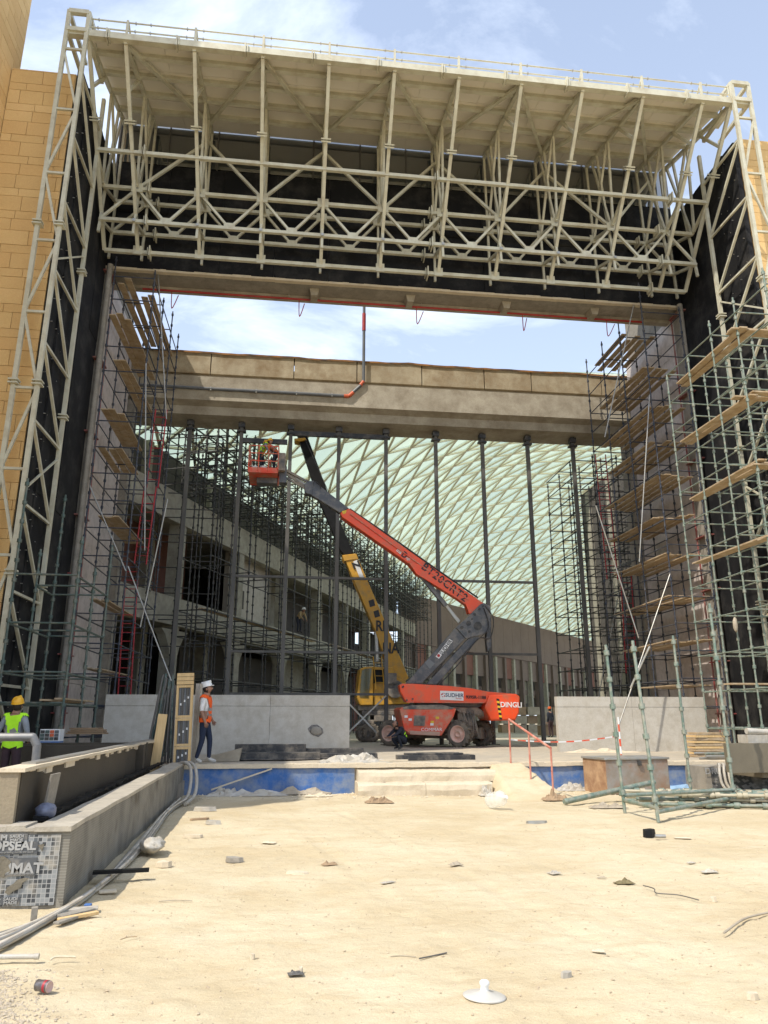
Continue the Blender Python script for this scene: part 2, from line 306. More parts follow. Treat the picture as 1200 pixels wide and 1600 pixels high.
def sandmat():
    m = bpy.data.materials.new('dusty_sand_ground'); m.use_nodes = True; t = m.node_tree; b = t.nodes['Principled BSDF']; b.inputs['Roughness'].default_value = .95; b.inputs['Specular IOR Level'].default_value = .2
    g = N(t, 'ShaderNodeNewGeometry')
    def nz(sc, det, ro=.6, st=(1, 1, 1)):
        mp_ = N(t, 'ShaderNodeMapping'); mp_.inputs['Scale'].default_value = st; t.links.new(g.outputs['Position'], mp_.inputs[0])
        n = N(t, 'ShaderNodeTexNoise'); n.inputs['Scale'].default_value = sc; n.inputs['Detail'].default_value = det; n.inputs['Roughness'].default_value = ro; t.links.new(mp_.outputs[0], n.inputs[0]); return n.outputs[0]
    def rmp(src, a, b_, ca, cb):
        r = N(t, 'ShaderNodeValToRGB'); r.color_ramp.elements[0].position = a; r.color_ramp.elements[1].position = b_; r.color_ramp.elements[0].color = (*ca, 1); r.color_ramp.elements[1].color = (*cb, 1); t.links.new(src, r.inputs[0]); return r.outputs[0]
    def mixc(f, a, b_, typ='MIX'):
        x = N(t, 'ShaderNodeMixRGB', blend_type=typ)
        for i, v in ((0, f), (1, a), (2, b_)):
            if isinstance(v, float): x.inputs[i].default_value = v
            elif isinstance(v, tuple): x.inputs[i].default_value = (*v, 1)
            else: t.links.new(v, x.inputs[i])
        return x.outputs[0]
    base = rmp(nz(.55, 7), .38, .62, (.54, .445, .285), (.625, .54, .375))
    c = mixc(rmp(nz(1.8, 8, .7, (1, 2.2, 1)), .50, .75, (0, 0, 0), (.75, .75, .75)), base, (.47, .36, .215))
    c = mixc(rmp(nz(.9, 6, .65, (1, 1.6, 1)), .56, .74, (0, 0, 0), (.6, .6, .6)), c, (.64, .57, .42))
    c = mixc(rmp(nz(38, 5, .7), .60, .72, (0, 0, 0), (.45, .45, .45)), c, (.38, .30, .20))
    c = mixc(.28, c, nz(120, 3), 'OVERLAY')
    t.links.new(c, b.inputs['Base Color'])
    h = mth(t, 'ADD', mth(t, 'MULTIPLY', nz(28, 8, .75), 1.0), mth(t, 'MULTIPLY', nz(5, 5, .6, (1, 1.8, 1)), 1.6))
    vo = N(t, 'ShaderNodeTexVoronoi'); vo.inputs['Scale'].default_value = 34; t.links.new(g.outputs['Position'], vo.inputs['Vector'])
    h = mth(t, 'ADD', h, mth(t, 'MULTIPLY', mth(t, 'LESS_THAN', vo.outputs['Distance'], .16), .35))
    bp = N(t, 'ShaderNodeBump'); bp.inputs['Strength'].default_value = .52; bp.inputs['Distance'].default_value = .03; t.links.new(h, bp.inputs['Height']); t.links.new(bp.outputs[0], b.inputs['Normal'])
    return m
M_sand = sandmat()
struct('ground', gm, M_sand)
M_plat = mat('dusty_platform_concrete', (.44, .385, .30), (.35, .31, .25), .5, .92, .25, 12, dust=(.54, .46, .34), dustamt=.5, dscale=1.1, fine=.3)
pm = MB(); pm.bx(-60, 90, 18.0, 150, -.04, ZP)
struct('platform', pm, M_plat)
# blue waterproofed riser, with a chipped pale lip of screed above it
lip = MB()
for (x0, x1) in ((-2.6, 5.0), (5.5, 22)):
    n = int((x1-x0)/.18); top = []; 
    for i in range(n):
        a = x0+(x1-x0)*i/n; b_ = x0+(x1-x0)*(i+1)/n; d = .07+.05*mnoise.noise(Vector((a*2.1, 3, 0))); h = .055+.02*mnoise.noise(Vector((a*1.4, 9, 0)))
        lip.bx(a, b_+.004*(i % 2), 17.93-d*.4, 18.35, ZP-h+.001, ZP+.028+.006*(i % 3))
struct('platform_edge_screed', lip, M_pale)
for nm, x0, x1 in (('riser', -2.45, 1.52), ('riser', 5.35, 12.2)):
    b_ = MB(); b_.bx(x0, x1, 17.955, 17.995, -.03, ZP-.05); o = struct('blue_riser', b_, M_blue)
# dust drift on the platform near its lip
dm = MB(); dx = lin(-7, 22, 180); dy = lin(18.2, 34, 60)
dv = [(x, y, ZP+.004+max(0, .045*mnoise.noise(Vector((x*.7, y*.9, 2)))-.004)) for y in dy for x in dx]
dm.add(dv, [(j*180+i, j*180+i+1, (j+1)*180+i+1, (j+1)*180+i) for j in range(59) for i in range(179)], 0, True)
struct('platform_dust', dm, mat('pale_dust_drift', (.52, .44, .32), (.42, .37, .29), .6, .95, .4, 18, dust=(.36, .32, .26), dustamt=.35, fine=.3))

# two rough limestone-coloured steps up to the platform
st = thing('steps', 'two low dusty limestone steps leading up to the platform edge', 'steps', (3.3, 17.3, 0))
for z0, z1, y0, x0, x1 in ((-.03, .26, 17.1, 1.52, 4.55), (.26, .50, 17.5, 1.56, 4.75)):
    k = 2 if z0 < 0 else 1
    w = (x1-x0)/k
    for i in range(k):
        nn = 46; b_ = MB(); xs_ = lin(x0+i*w+.004, x0+(i+1)*w-.004, nn); pr_ = [(18.0, z0), (y0+.0, z0), (y0-.01, (z0+z1)/2), (y0+.005, z1-.04), (y0+.04, z1), (y0+.2, z1+.005), (18.0, z1)]; vs_ = []
        for xx in xs_:
            for (yy, zz) in pr_: vs_.append((xx, yy+(.03*mnoise.noise(Vector((xx*2.5, zz*5, z0)))-.02*max(0, mnoise.noise(Vector((xx*6, zz*3, 5)))) if yy < 17.9 else 0), zz+(.018*mnoise.noise(Vector((xx*3, yy*4, 3)))-.02*max(0, mnoise.noise(Vector((xx*9, yy*3, 8)))) if zz > z0+.01 else 0)))
        m7 = 7; b_.add(vs_, [(a_*m7+c_, a_*m7+(c_+1) % m7, (a_+1)*m7+(c_+1) % m7, (a_+1)*m7+c_) for a_ in range(nn-1) for c_ in range(m7)]+[tuple(range(m7)), tuple((nn-1)*m7+c_ for c_ in range(m7-1, -1, -1))]); build('step_block', b_, M_pale, st)
# sand ramp to the right of the steps
rm = MB(); rxs = lin(4.55, 7.25, 40); rys = lin(15.6, 18.25, 40)
def rampz(x, y):
    u = (y-15.75)/2.2; u = max(0, min(1, u)); z = .62*u*(.6+.4*u)
    e = 1.0
    xr = 5.95-.40*u
    if x > xr: e = max(0, 1-(x-xr)/.22)
    if x < 4.75: e = max(0, (x-4.55)/.2)
    return z*e+.035*mnoise.noise(Vector((x*2.2, y*2.2, 1)))*u+.02*mnoise.noise(Vector((x*7, y*7, 1)))-.03*(1-min(1, u*6))
rm.add([(x, y, rampz(x, y)) for y in rys for x in rxs], [(j*40+i, j*40+i+1, (j+1)*40+i+1, (j+1)*40+i) for j in range(39) for i in range(39)], 0, True)
o = struct('sand_ramp', rm, M_sand)

# ================================================================ yellow sandstone walls
def slabwall(th, x0, x1, z0, z1, plane, y, seed, dep=.05):
    """rows of ashlar; plane 'y': facing -Y at depth y ; plane 'x': facing +X at x=y, spanning x0..x1 in Y"""
    r = random.Random(seed); z = z0; pat = [.52, .28, .50, .40, .28]; k = 0
    while z < z1-.05:
        h = min(pat[k % 5], z1-z); k += 1; a = x0 - r.uniform(0, .8)
        while a < x1-.02:
            w = r.choice([.72, .98, 1.18, .98]); aa = max(a, x0); bb = min(a+w, x1); a += w
            if bb-aa < .03: continue
            m = r.choice([M_yel[0], M_yel[0], M_yel[1], M_yel[2]]); pr_ = r.uniform(0, .006)
            if plane == 'y': p_bx('stone_slab', th, m, aa+.007, bb-.007, y-dep-pr_, y, z+.007, z+h-.007)
            else: p_bx('stone_slab', th, m, y-.001, y+dep+pr_, aa+.007, bb-.007, z+.007, z+h-.007)
        z += h
wl = thing('sandstone_wall', 'yellow sandstone wall rising behind the left lattice mast', 'wall', (-8.5, YN, 0))
b_ = MB(); b_.bx(-9.55, XL-.16, YN+.02, 22.5, ZP, 21.75); build('backing', b_, M_mortar, wl)
slabwall(wl, -9.55, XL-.16, ZP, 21.75, 'y', YN+.02, 3)
tw = thing('sandstone_tower', 'tall yellow sandstone tower cut off by the left edge of the photo', 'tower', (-12, 15, 0))
b_ = MB(); b_.bx(-16, -9.62, 15.0, 20.75, -.04, 34); b_.bx(-16, -9.66, 8.7, 14.98, -.04, 17.7); b_.bx(-9.63, -9.50, 17.6, 18.1, 19.2, 34, mi=1); build('backing', b_, [M_mortar, M_black], tw)  # lower front block is unseen, added to throw shade on the left sand
slabwall(tw, 18.1, 20.75, 5, 33.9, 'x', -9.62, 5)
wr = thing('sandstone_wall', 'yellow sandstone wall at the right edge behind the right lattice mast', 'wall', (16.5, YN, 0))
b_ = MB(); b_.bx(XR+.2, 26, YN+.32, 22.5, ZP, 22.1); build('backing', b_, M_mortar, wr)
slabwall(wr, XR+.2, 18.4, ZP, 22.1, 'y', YN+.32, 8)

# ================================================================ piers beside the opening
def pier(side, label):
    X = XL if side < 0 else XR; d = side
    th = thing('portal_pier', label, 'pier', (X+d*2, 26, ZP))
    a, c = (X+d*.12, X+d*8.0); b_ = MB(); b_.bx(a, c, 22.5, 30.2, ZP, 21.6); build('core', b_, M_concd, th)
    y0 = YN+(.0 if side < 0 else .3); ye = YF-.02
    b_ = MB(); b_.bx(X+d*.02, X+d*.14, y0-.04, 22.52, ZP, 21.9); build('edge_wall', b_, M_black, th)
    # membrane sheets: studded strips in front, plain sheets behind, in lifts
    ys = [y0-.04, y0+.62, y0+1.15, y0+2.6, ye-1.05, ye]
    for i in range(5):
        z = ZP; k = 0
        while z < 21.7:
            h = [7.2, 6.9, 7.7][k % 3]; k += 1; z1 = min(z+h, 21.9)
            off = .02+.012*((i+k) % 2)+(.05 if i == 1 else 0)
            p_bx('membrane_sheet', th, M_black, X-d*off, X+d*.02, ys[i]+.006, ys[i+1]-.006, z+.006, z1-.006); z = z1
    s_ = MB(); r = random.Random(4)
    for yy in (y0+.1, y0+.55, y0+.72, y0+1.08):
        z = 1.2
        while z < 21.5:
            s_.cyl((X-d*.03, yy+r.uniform(-.02, .02), z), (X-d*.085, yy, z), .013, .013, 6); z += r.uniform(.7, 1.0)
    o = build('studs', s_, M_galv, th); o['kind'] = 'stuff'
    # raw concrete strip and red riser pipe at the corner of the jamb
    b_ = MB(); b_.bx(X-d*.10, X+d*.12, YF-.95+.9, YF+.62, ZP, 17.9); build('corner_strip', b_, M_concd, th)
    b_ = MB(); b_.cyl((X-d*.25, YF-.25, ZP), (X-d*.25, YF-.25, 17.8), .11, .11, 12); build('downpipe', b_, M_concd, th)
    b_ = MB(); b_.cyl((X-d*.22, YF+.55, ZP+.4), (X-d*.22, YF+.55, 17.7), .032, .032, 10)
    for z in (1.8, 3.6, 6.2, 8.2, 11.2, 14, 17.55): b_.bx(X-d*.30, X+d*.0, YF-.3, YF+.6, z, z+.04)
    o = build('riser_pipe', b_, mat('dull_red_riser', (.26, .05, .045), (.2, .045, .04), 3, .6, dust=(.3, .2, .16), dustamt=.4), th)
    # plastered jamb panels
    zz = [ZP, 2.8, 5.1, 7.4, 9.7, 12.0, 14.3, 16.2, 17.9]; yy = [YF+.66, YF+2.9, 30.2]
    for i in range(8):
        for j in range(2): p_bx('wall_panel', th, M_plast, X-d*.035, X+d*.12, yy[j]+.008, yy[j+1]-.008, zz[i]+.008, zz[i+1]-.008)
    b_ = MB(); b_.bx(X-d*.3, X+d*.1, 30.25, 31.0, ZP, 14.9); build('rear_column', b_, M_concd, th)
    return th
pl_ = pier(-1, 'left pier clad in black membrane with plastered inner jamb behind blue scaffold')
prr = pier(1, 'right pier clad in black membrane with pinkish plastered jamb panels')

# ================================================================ lintel above the opening
lt = thing('portal_lintel', 'black clad lintel spanning the top of the opening behind the cream truss', 'lintel', (4, YF, 17.95))
b_ = MB(); b_.bx(XL-.1, XR+.1, YF+.12, 26.0, 17.82, 25.3); b_.bx(XL-.1, XR+.1, 26.0, 26.3, 17.70, 25.3, mi=1); build('concrete_core', b_, [M_concd, M_conc], lt)
for i in range(11):
    x0 = XL+i*(XR-XL)/11; x1 = x0+(XR-XL)/11
    p_bx('membrane_sheet', lt, M_black, x0+.006, x1-.006, YF-.02*(i % 2), YF+.12, 17.88, 20.3)
    p_bx('membrane_sheet', lt, M_black, x0+.006, x1-.006, YF-.02*((i+1) % 2), YF+.12, 20.312, 22.55)
for i in range(12):
    x0 = XL+i*(XR-XL)/12; x1 = x0+(XR-XL)/12
    p_bx('glass_pane', lt, M_glassdark, x0+.03, x1-.03, YF+.0, YF+.11, 22.6, 24.6)
    p_bx('mullion', lt, M_steel, x0-.02, x0+.02, YF-.04, YF+.11, 22.56, 24.62)
ed = MB(); x = XL
while x < XR:
    w = R.uniform(.2, .7); d = R.uniform(.02, .075); ed.bx(x, min(x+w, XR), YF-.05-d*.3, YF+.12, 17.80-d*.4, 17.87+R.uniform(-.012, .015)); x += w
build('chipped_plaster_edge', ed, M_pale, lt)
for x in (0.2, 4.0, 7.9, 11.6):
    b_ = MB(); b_.prism([(0, 0), (.38, 0), (.30, -.30), (.06, -.30)], 0, .55); build('bracket', b_, M_conc, lt, Matrix.Translation((x, 25.4, 17.82)))
b_ = MB(); b_.bar((0, 0, 0), (.3, 0, 0), .1); 
rp = thing('sprinkler_pipe', 'long red sprinkler pipe slung under the lintel soffit', 'pipe', (4, 26.85, 17.7))
b_ = MB(); b_.cyl((XL+1.2, 25.93, 17.62), (XR-1.3, 25.93, 17.62), .042, .042, 10); build('pipe', b_, M_redpipe, rp)
for x in (-6, -3.2, -.6, 2.1, 4.7, 7.5, 10.1, 12.7): p_tube('hanger', rp, M_galv, (x, 25.93, 17.6), (x, 25.93, 17.84), .012, 6)
for x in (-5.1, -.2, 4.5, 8.9, 12.5):
    b_ = MB(); b_.tube([(x, 25.93, 17.62), (x+.04, 26.0, 16.9), (x+R.uniform(.1, .35), 25.95, 17.45)], .018, 6); build('drop', b_, M_redpipe, rp)

# ================================================================ concrete bridge beam behind
cb = thing('concrete_beam', 'weathered concrete bridge beam spanning behind the opening with sky above it', 'beam', (4, 31.5, 14.8))
b_ = MB(); pf = [(31.35, 14.8), (33, 14.8), (33, 17.1), (31.2, 17.1), (31.2, 16.52), (30.9, 16.46), (30.9, 15.32), (31.35, 15.2)]
MX = Matrix(((0, 1, 0, 0), (1, 0, 0, 0), (0, 0, 1, 0), (0, 0, 0, 1)))
b_.prism(pf, -10.5, 18.5, M=MX)
bm_ = build('girder', b_, M_conc, cb)
xx = [-10.5, -7.9, -4.1, -.35, 2.55, 5.6, 8.6, 10.9, 14.4, 18.5]
for i in range(9):
    b_ = MB(); b_.bx(xx[i]+.02, xx[i+1]-.02, 31.02+R.uniform(-.012, .012), 31.8, 16.66, 17.7+R.uniform(-.02, .02)); build('kerb_panel', b_, M_concy, cb, bevel=.015)
lp = MB(); 
for i in range(140):
    x = -10.4+i*.205; z = 17.72+.07*mnoise.noise(Vector((x*.5, 0, 7)))+.03*mnoise.noise(Vector((x*1.9, 0, 7))); zn = 17.72+.07*mnoise.noise(Vector(((x+.205)*.5, 0, 7)))+.03*mnoise.noise(Vector(((x+.205)*1.9, 0, 7)))
    lp.add([(x, 30.97, z-.09), (x+.205, 30.97, zn-.09), (x+.205, 30.97, zn), (x, 30.97, z), (x, 31.9, z-.09), (x+.205, 31.9, zn-.09), (x+.205, 31.9, zn), (x, 31.9, z)], [(0, 1, 2, 3), (3, 2, 6, 7), (4, 0, 3, 7)], 0)
build('waterproof_lip', lp, M_mem, cb)
cp_ = thing('conduit', 'grey conduit with orange elbows running down and along the concrete beam', 'conduit', (4, 30.8, 15.9))
px_ = at(568, 598, 30.82); pb = at(545, 619, 30.82)
b_ = MB(); b_.cyl((px_.x, 30.82, 21.5), px_, .07, .07, 10); b_.cyl(px_, pb, .07, .07, 10); b_.cyl(pb, (-7.2, 30.82, pb.z+.02), .07, .07, 10); build('pipe', b_, M_grey, cp_)
b_ = MB(); b_.cyl(px_+Vector((0, 0, .06)), px_-Vector((.14, 0, .14)), .085, .085, 10); b_.cyl(pb+Vector((.2, 0, .2)), pb, .082, .082, 10); b_.cyl(pb, pb-Vector((.22, 0, 0)), .082, .082, 10); build('elbow', b_, M_orangec, cp_)
b_ = MB(); b_.cyl((px_.x, 30.82, 19.2), (px_.x, 30.82, 20.1), .088, .088, 10); build('red_collar', b_, M_redpipe, cp_)
for x in (-6, -4, -2, -.2, 1.4): p_box('clip', cp_, M_galv, (x, 30.84, pb.z+.01), (.05, .16, .19))

# ================================================================ cream steel canopy truss
ct = thing('canopy_truss', 'huge cream painted steel canopy truss over the opening with soffit sheets and handrail', 'truss', (4, 22, 18))
XA, XB = -7.2, 14.95
fx = [XA, -6.03, -3.85, -1.63, .57, 2.79, 5.02, 7.22, 9.42, 11.65, 13.87, XB]
T = (19.7, 22.9); B = (24.0, 17.9); RR = (24.75, 24.15)
def yz(a, b, t): return (a[0]+(b[0]-a[0])*t, a[1]+(b[1]-a[1])*t)
C1 = yz(T, B, .505); CB = B; P1a = (23.05, 19.85); P1b = (23.05, 18.5); P2c = (24.6, 20.45); P2d = (24.6, 19.1); RM = yz(T, RR, .5)
def P(x, q): return Vector((x, q[0], q[1]))
def chord(q, r=.1, nm='chord', x0=XA, x1=XB, fl=(-5.6, 4.6, 13.5)):
    b_ = MB(); b_.bar(P(x0, q), P(x1, q), r*1.28, r*1.28)
    for x in fl:
        b_.bx(x-.02, x+.02, q[0]-.2, q[0]+.2, q[1]-.2, q[1]+.2); b_.bx(x-.09, x-.07, q[0]-.15, q[0]+.15, q[1]-.15, q[1]+.15)
    return build(nm, b_, M_cream, ct)
tb = MB(); tb.bar(P(XA-.65, T), P(XB+.65, T), .2, .24)
for x in [-6.6+i*2.2 for i in range(10)]: tb.bx(x-.025, x+.025, T[0]-.17, T[0]+.15, T[1]-.2, T[1]+.2); tb.bx(x+.05, x+.09, T[0]-.15, T[0]+.12, T[1]-.16, T[1]+.16)
build('top_chord', tb, M_cream, ct)
p_box('gutter_edge', ct, M_creamw, (3.87, 19.84, 23.04), (22.4, .18, .05))
for q in (C1, P1a, P1b, P2c, P2d): chord(q, .095)
chord(CB, .10, 'bottom_chord')
for i, x in enumerate(fx):
    w = .115; 
    p_bar('raker', ct, M_cream, P(x, T), P(x, B), w, w, (0, 1, 0))
    for t in (.32, .30):
        q = yz(T, B, t); 
    b_ = MB(); q = yz(T, B, .36); b_.bar(P(x, yz(T, B, .355)), P(x, yz(T, B, .362)), .34, .34, up=(0, 1, 0)); b_.bar(P(x, yz(T, B, .368)), P(x, yz(T, B, .375)), .34, .34, up=(0, 1, 0)); build('flange', b_, M_cream, ct)
    p_bar('rafter', ct, M_cream, P(x, T)+Vector((0, 0, -.1)), P(x, RR)+Vector((0, 0, -.05)), .12, .16)
    q = yz(T, RR, .58)
    p_bar('post', ct, M_cream, P(x, q), P(x, (22.9, 19.85)), .085, .085, (0, 1, 0))
    p_bar('post', ct, M_cream, P(x, yz(T, RR, .80)), P(x, (23.05, 17.98)), .085, .085, (0, 1, 0))
    p_bar('post', ct, M_cream, P(x, RR), P(x, (24.6, 17.98)), .085, .085, (0, 1, 0))
    p_bar('tie', ct, M_cream, P(x, C1), P(x, P1a), .10); p_bar('tie', ct, M_cream, P(x, P1a), P(x, P2c), .10); p_bar('tie', ct, M_cream, P(x, P1b), P(x, P2d), .10); pass
    p_bar('tie', ct, M_cream, P(x, yz(T, B, .22)), P(x, yz(T, RR, .42)), .10)
    p_bar('brace', ct, M_cream, P(x, yz(T, RR, .9)), P(x, P1a), .085, .085, (0, 1, 0)); p_bar('brace', ct, M_cream, P(x, yz(T, RR, .60)), P(x, P2c), .085, .085, (0, 1, 0))
for i in range(1, 10):
    a, c = fx[i], fx[i+1]; m = (a+c)/2
    for u, l in ((P1a, P1b), (P2c, P2d)):
        p_bar('brace', ct, M_cream, P(a, u), P(m, l), .085, .085, (0, 1, 0)); p_bar('brace', ct, M_cream, P(m, l), P(c, u), .085, .085, (0, 1, 0))
    # long V braces from the soffit down to every second frame and up to the top chord
    lo, hi = (a, c) if i % 2 else (c, a)
    p_bar('brace', ct, M_cream, P(hi, (23.9, 22.9)), P(lo, P1a), .10, .10, (0, 1, 0))
    p_bar('brace', ct, M_cream, P(lo, (T[0]+.25, T[1]+.0)), P(hi, (23.9, 23.75)), .12)
    g = MB(); g.bx(-.2, .2, -.01, .01, -.18, .18); build('gusset', g, M_cream, ct, Matrix.Translation((a, P1a[0]-.07, P1a[1])))
    for qq in (P1b, P2d):
        p_bx('gusset', ct, M_cream, m-.19, m+.19, qq[0]-.055, qq[0]-.04, qq[1]-.05, qq[1]+.2)
    p_bx('gusset', ct, M_cream, a-.16, a+.16, B[0]-.09, B[0]-.075, B[1]-.12, B[1]+.22); p_bx('gusset', ct, M_cream, a-.2, a+.2, P2c[0]-.07, P2c[0]-.055, P2c[1]-.2, P2c[1]+.15)
    for qq in (P1a, P1b):
        p_bx('bolt_plate', ct, M_galv, a-.05, a+.05, qq[0]-.10, qq[0]-.085, qq[1]-.05, qq[1]+.05)
for u, l in ((P1a, P1b), (P2c, P2d)):
    p_bar('brace', ct, M_cream, P(fx[0], l), P(fx[1], u), .085, .085, (0, 1, 0)); p_bar('brace', ct, M_cream, P(fx[11], l), P(fx[10], u), .085, .085, (0, 1, 0))
for t in (.16, .37, .58, .79): 
    q = yz(T, RR, t); 
    b_ = MB(); b_.bar(P(XA, (q[0], q[1]+.03)), P(XB, (q[0], q[1]+.03)), .05, .20); b_.bar(P(XA, (q[0], q[1]-.07)), P(XB, (q[0], q[1]-.07)), .15, .03); build('purlin', b_, M_cream, ct)
for i in range(20):
    for j in range(3):
        x0 = XA+.1+i*(XB-XA-.2)/20; x1 = x0+(XB-XA-.2)/20-.012; a, c = yz(T, RR, j/3+.004), yz(T, RR, (j+1)/3-.004)
        b_ = MB(); b_.bar((x0+(x1-x0)/2, a[0], a[1]+.14), (x0+(x1-x0)/2, c[0], c[1]+.14), x1-x0, .03); build('soffit_sheet', b_, M_creamw, ct)
b_ = MB(); b_.bar((3.87, T[0]-.0, T[1]+.2), (3.87, RR[0]+.2, RR[1]+.24), XB-XA+.1, .03); build('roof_deck', b_, M_creamw, ct)
# handrail on top
hr = MB()
for z in (23.62, 23.28): hr.cyl((XA-.02, 19.75, z), (XB+.02, 19.75, z), .027, .027, 6)
build('handrail', hr, M_cream, ct)
for x in fx:
    p_bar('rail_post', ct, M_cream, (x, 19.72, 22.95), (x, 19.72, 23.66), .07); p_bar('rail_stay', ct, M_cream, (x+.02, 19.78, 23.6), (x+.05, 20.5, 23.1), .05)
for x in fx[:-1]:
    for dx_ in (.25, 1.9):
        b_ = MB(); b_.cyl((0, 0, -.07), (0, 0, .07), .012, .012, 5); b_.box((0, 0, 0), (.03, .07, .07))
        for z in (23.62, 23.28): build('rail_clip', b_, M_galv, ct, Matrix.Translation((x+dx_, 19.75, z)))
# ---- lattice masts at both ends
def mast(x0, x1, x1b, label, d):
    m_ = thing('lattice_mast', label, 'mast', (x0, 19.6, ZP))
    cs = [(x1, 19.6), (x0, 19.6), (x0, 22.0), (x1, 22.0)]
    for k, (x, y) in enumerate(cs[:3]): 
        top = 23.7 if k < 2 else 22.6
        b_ = MB(); b_.bar((x, y, ZP), (x, y, top), .115, .115, up=(0, 1, 0))
        for z in (5.2, 10.5, 15.6): b_.bx(x-.13, x+.13, y-.13, y+.13, z-.02, z+.02); b_.bx(x-.13, x+.13, y-.13, y+.13, z+.08, z+.12)
        build('chord', b_, M_cream, m_)
    zs = [ZP+.4+i*2.35 for i in range(10)]
    for i, z in enumerate(zs):
        (ax, ay), (bx_, by), (cx_, cy_) = cs[0], cs[1], cs[2]
        p_bar('strut', m_, M_cream, (ax, ay, z), (bx_, by, z), .07); p_bar('strut', m_, M_cream, (bx_, by, z-.9), (cx_, cy_, z-.9), .07)
        if i < 9:
            z2 = zs[i+1]; mid = (z+z2)/2
            p_bar('brace', m_, M_cream, (ax if i % 2 else bx_, ay, z+.04), (bx_ if i % 2 else ax, by, z2-.04), .07, .07, (0, 1, 0)); p_bar('brace', m_, M_cream, (bx_, by, z-.6), (cx_, cy_, z2-1.2), .05, .05, (1, 0, 0)) if i % 3 == 0 else None
            p_bar('brace', m_, M_cream, (cx_, cy_, z-.9), (bx_, by, z2-.9), .075, .075, (1, 0, 0))
    b_ = MB()
    for z in (23.66, 22.93):
        b_.bar((x0, 19.6, z), (x1, 19.6, z), .15); b_.bar((x1, 19.6, z), (x1, 21.6, z), .12); b_.bar((x0, 19.6, z), (x0, 21.6, z), .12)
    build('top_frame', b_, M_cream, m_)
    return m_
mast(-7.22, -7.84, 0, 'cream lattice mast standing in front of the left sandstone wall', -1)
mast(14.98, 15.62, 0, 'cream lattice mast standing in front of the right sandstone wall', 1)
# ---- grey barrier walls on the platform
def barrier(x0, x1, y, label, hole=False):
    t_ = thing('barrier_wall', label, 'wall', ((x0+x1)/2, y, ZP), group=None)
    n = max(2, int((x1-x0)/2.1)); w = (x1-x0)/n
    for i in range(n): p_bx('panel', t_, M_barr, x0+i*w+.004, x0+(i+1)*w-.004, y, y+.22, ZP, 2.02); 
    for i in range(n): p_bx('cap_panel', t_, M_barr, x0+i*w+.004, x0+(i+1)*w-.004, y-.006, y+.226, 2.03, 2.36)
    return t_
bl = barrier(-5.6, 1.86, 24.0, 'long grey rendered barrier wall left of the machines with a broken hole')
h_ = MB(); cxh, czh = at(493, 1141, 24).x, at(493, 1141, 24).z
pts = [(-.24, .05), (-.12, .16), (.05, .17), (.22, .05), (.25, -.08), (.1, -.2), (-.08, -.14), (-.2, -.04)]
h_.prism([(cxh+a, czh+b) for a, b in pts], 23.985, 24.01); build('broken_hole', h_, mat('rough_dark_core', (.12, .115, .11), (.25, .235, .22), 12, .95, .6, 18), bl)
r_ = MB(); r_.sphere((cxh+.02, 23.985, czh-.02), (.19, .03, .13), 10, 6, fn=lambda p: 1+.3*mnoise.noise(p*3)); build('exposed_core', r_, M_concd, bl)
barrier(8.75, 13.95, 24.3, 'grey rendered barrier wall in sunlight behind the pale green scaffold')
# shell building mass outside the view, closing the sides
for X, nm, lb in ((-18, 'rear_block', 'plain concrete block behind the left pier'), ):
    pass
# ================================================================ glazed gridshell roof far behind
PA = (-5.5, 36.0); PB = (13.9, 84.0); PC = (45.0, 120.0)
def seg_s(x, y):
    s1 = (x-PA[0])*math.cos(rad(22))-(y-PA[1])*math.sin(rad(22))
    s2 = (x-PB[0])*.755-(y-PB[1])*.656
    return min(s1, s2)-.35*max(0, 1-abs(s1-s2)/4)
def shz(x, y):
    s = max(0, seg_s(x, y)); return 15.75+6.6*(1-math.exp(-s/11.0))+3.2*math.exp(-((x-21)**2+(y-64)**2)/330.0)*(1-math.exp(-s/5))
gs = thing('gridshell_roof', 'vast pale green glazed gridshell roof with cream diagrid ribs seen under the concrete beam', 'glass roof', (15, 60, 15))
E1 = Vector((math.sin(rad(81))*1.75, math.cos(rad(81))*1.75, 0)); E2 = Vector((math.sin(rad(-5))*3.3, math.cos(rad(-5))*3.3, 0)); O0 = Vector((-14, 33.6, 0))
nod = {}
def nd(i, j):
    if (i, j) not in nod:
        p = O0+E1*i+E2*j; nod[(i, j)] = Vector((p.x, p.y, shz(p.x, p.y)))
    return nod[(i, j)]
tris = []; edges = {}
def vis(p):
    if p.y < 33: return False
    q = pix(p); return 170 < q[0] < 1060 and 560 < q[1] < 1030
for j in range(0, 36):
    for i in range(-10, 60):
        a, b, c, d = (i, j), (i+1, j), (i+1, j+1), (i, j+1)
        for t3 in ((a, b, d), (b, c, d)):
            ps = [nd(*k) for k in t3]; ce = (ps[0]+ps[1]+ps[2])/3
            if min(seg_s(p.x, p.y) for p in ps) < -5.5 or not vis(ce): continue
            tris.append((ce.length, t3))
            for e in ((t3[0], t3[1]), (t3[1], t3[2]), (t3[2], t3[0])):
                k = tuple(sorted(e)); edges[k] = ((nd(*k[0])+nd(*k[1]))/2).length
tris.sort(key=lambda t: t[0]); rest = MB(); restn = 0
for k, (dist, t3) in enumerate(tris):
    ps = [nd(*q) for q in t3]; ce = (ps[0]+ps[1]+ps[2])/3; ps = [ce+(p-ce)*.985 for p in ps]
    up_ = Vector((0, 0, .03)); vs_ = [p+up_ for p in ps]+[p+up_*2.2 for p in ps]
    fs_ = [(0, 2, 1), (3, 4, 5), (0, 1, 4, 3), (1, 2, 5, 4), (2, 0, 3, 5)]
    if k < 300:
        b_ = MB(); b_.add([v-ce for v in vs_], fs_); build('glass_pane', b_, R.choice(M_pane), gs, Matrix.Translation(ce))
    else: rest.add(vs_, fs_, R.choice((0, 0, 1, 2)))
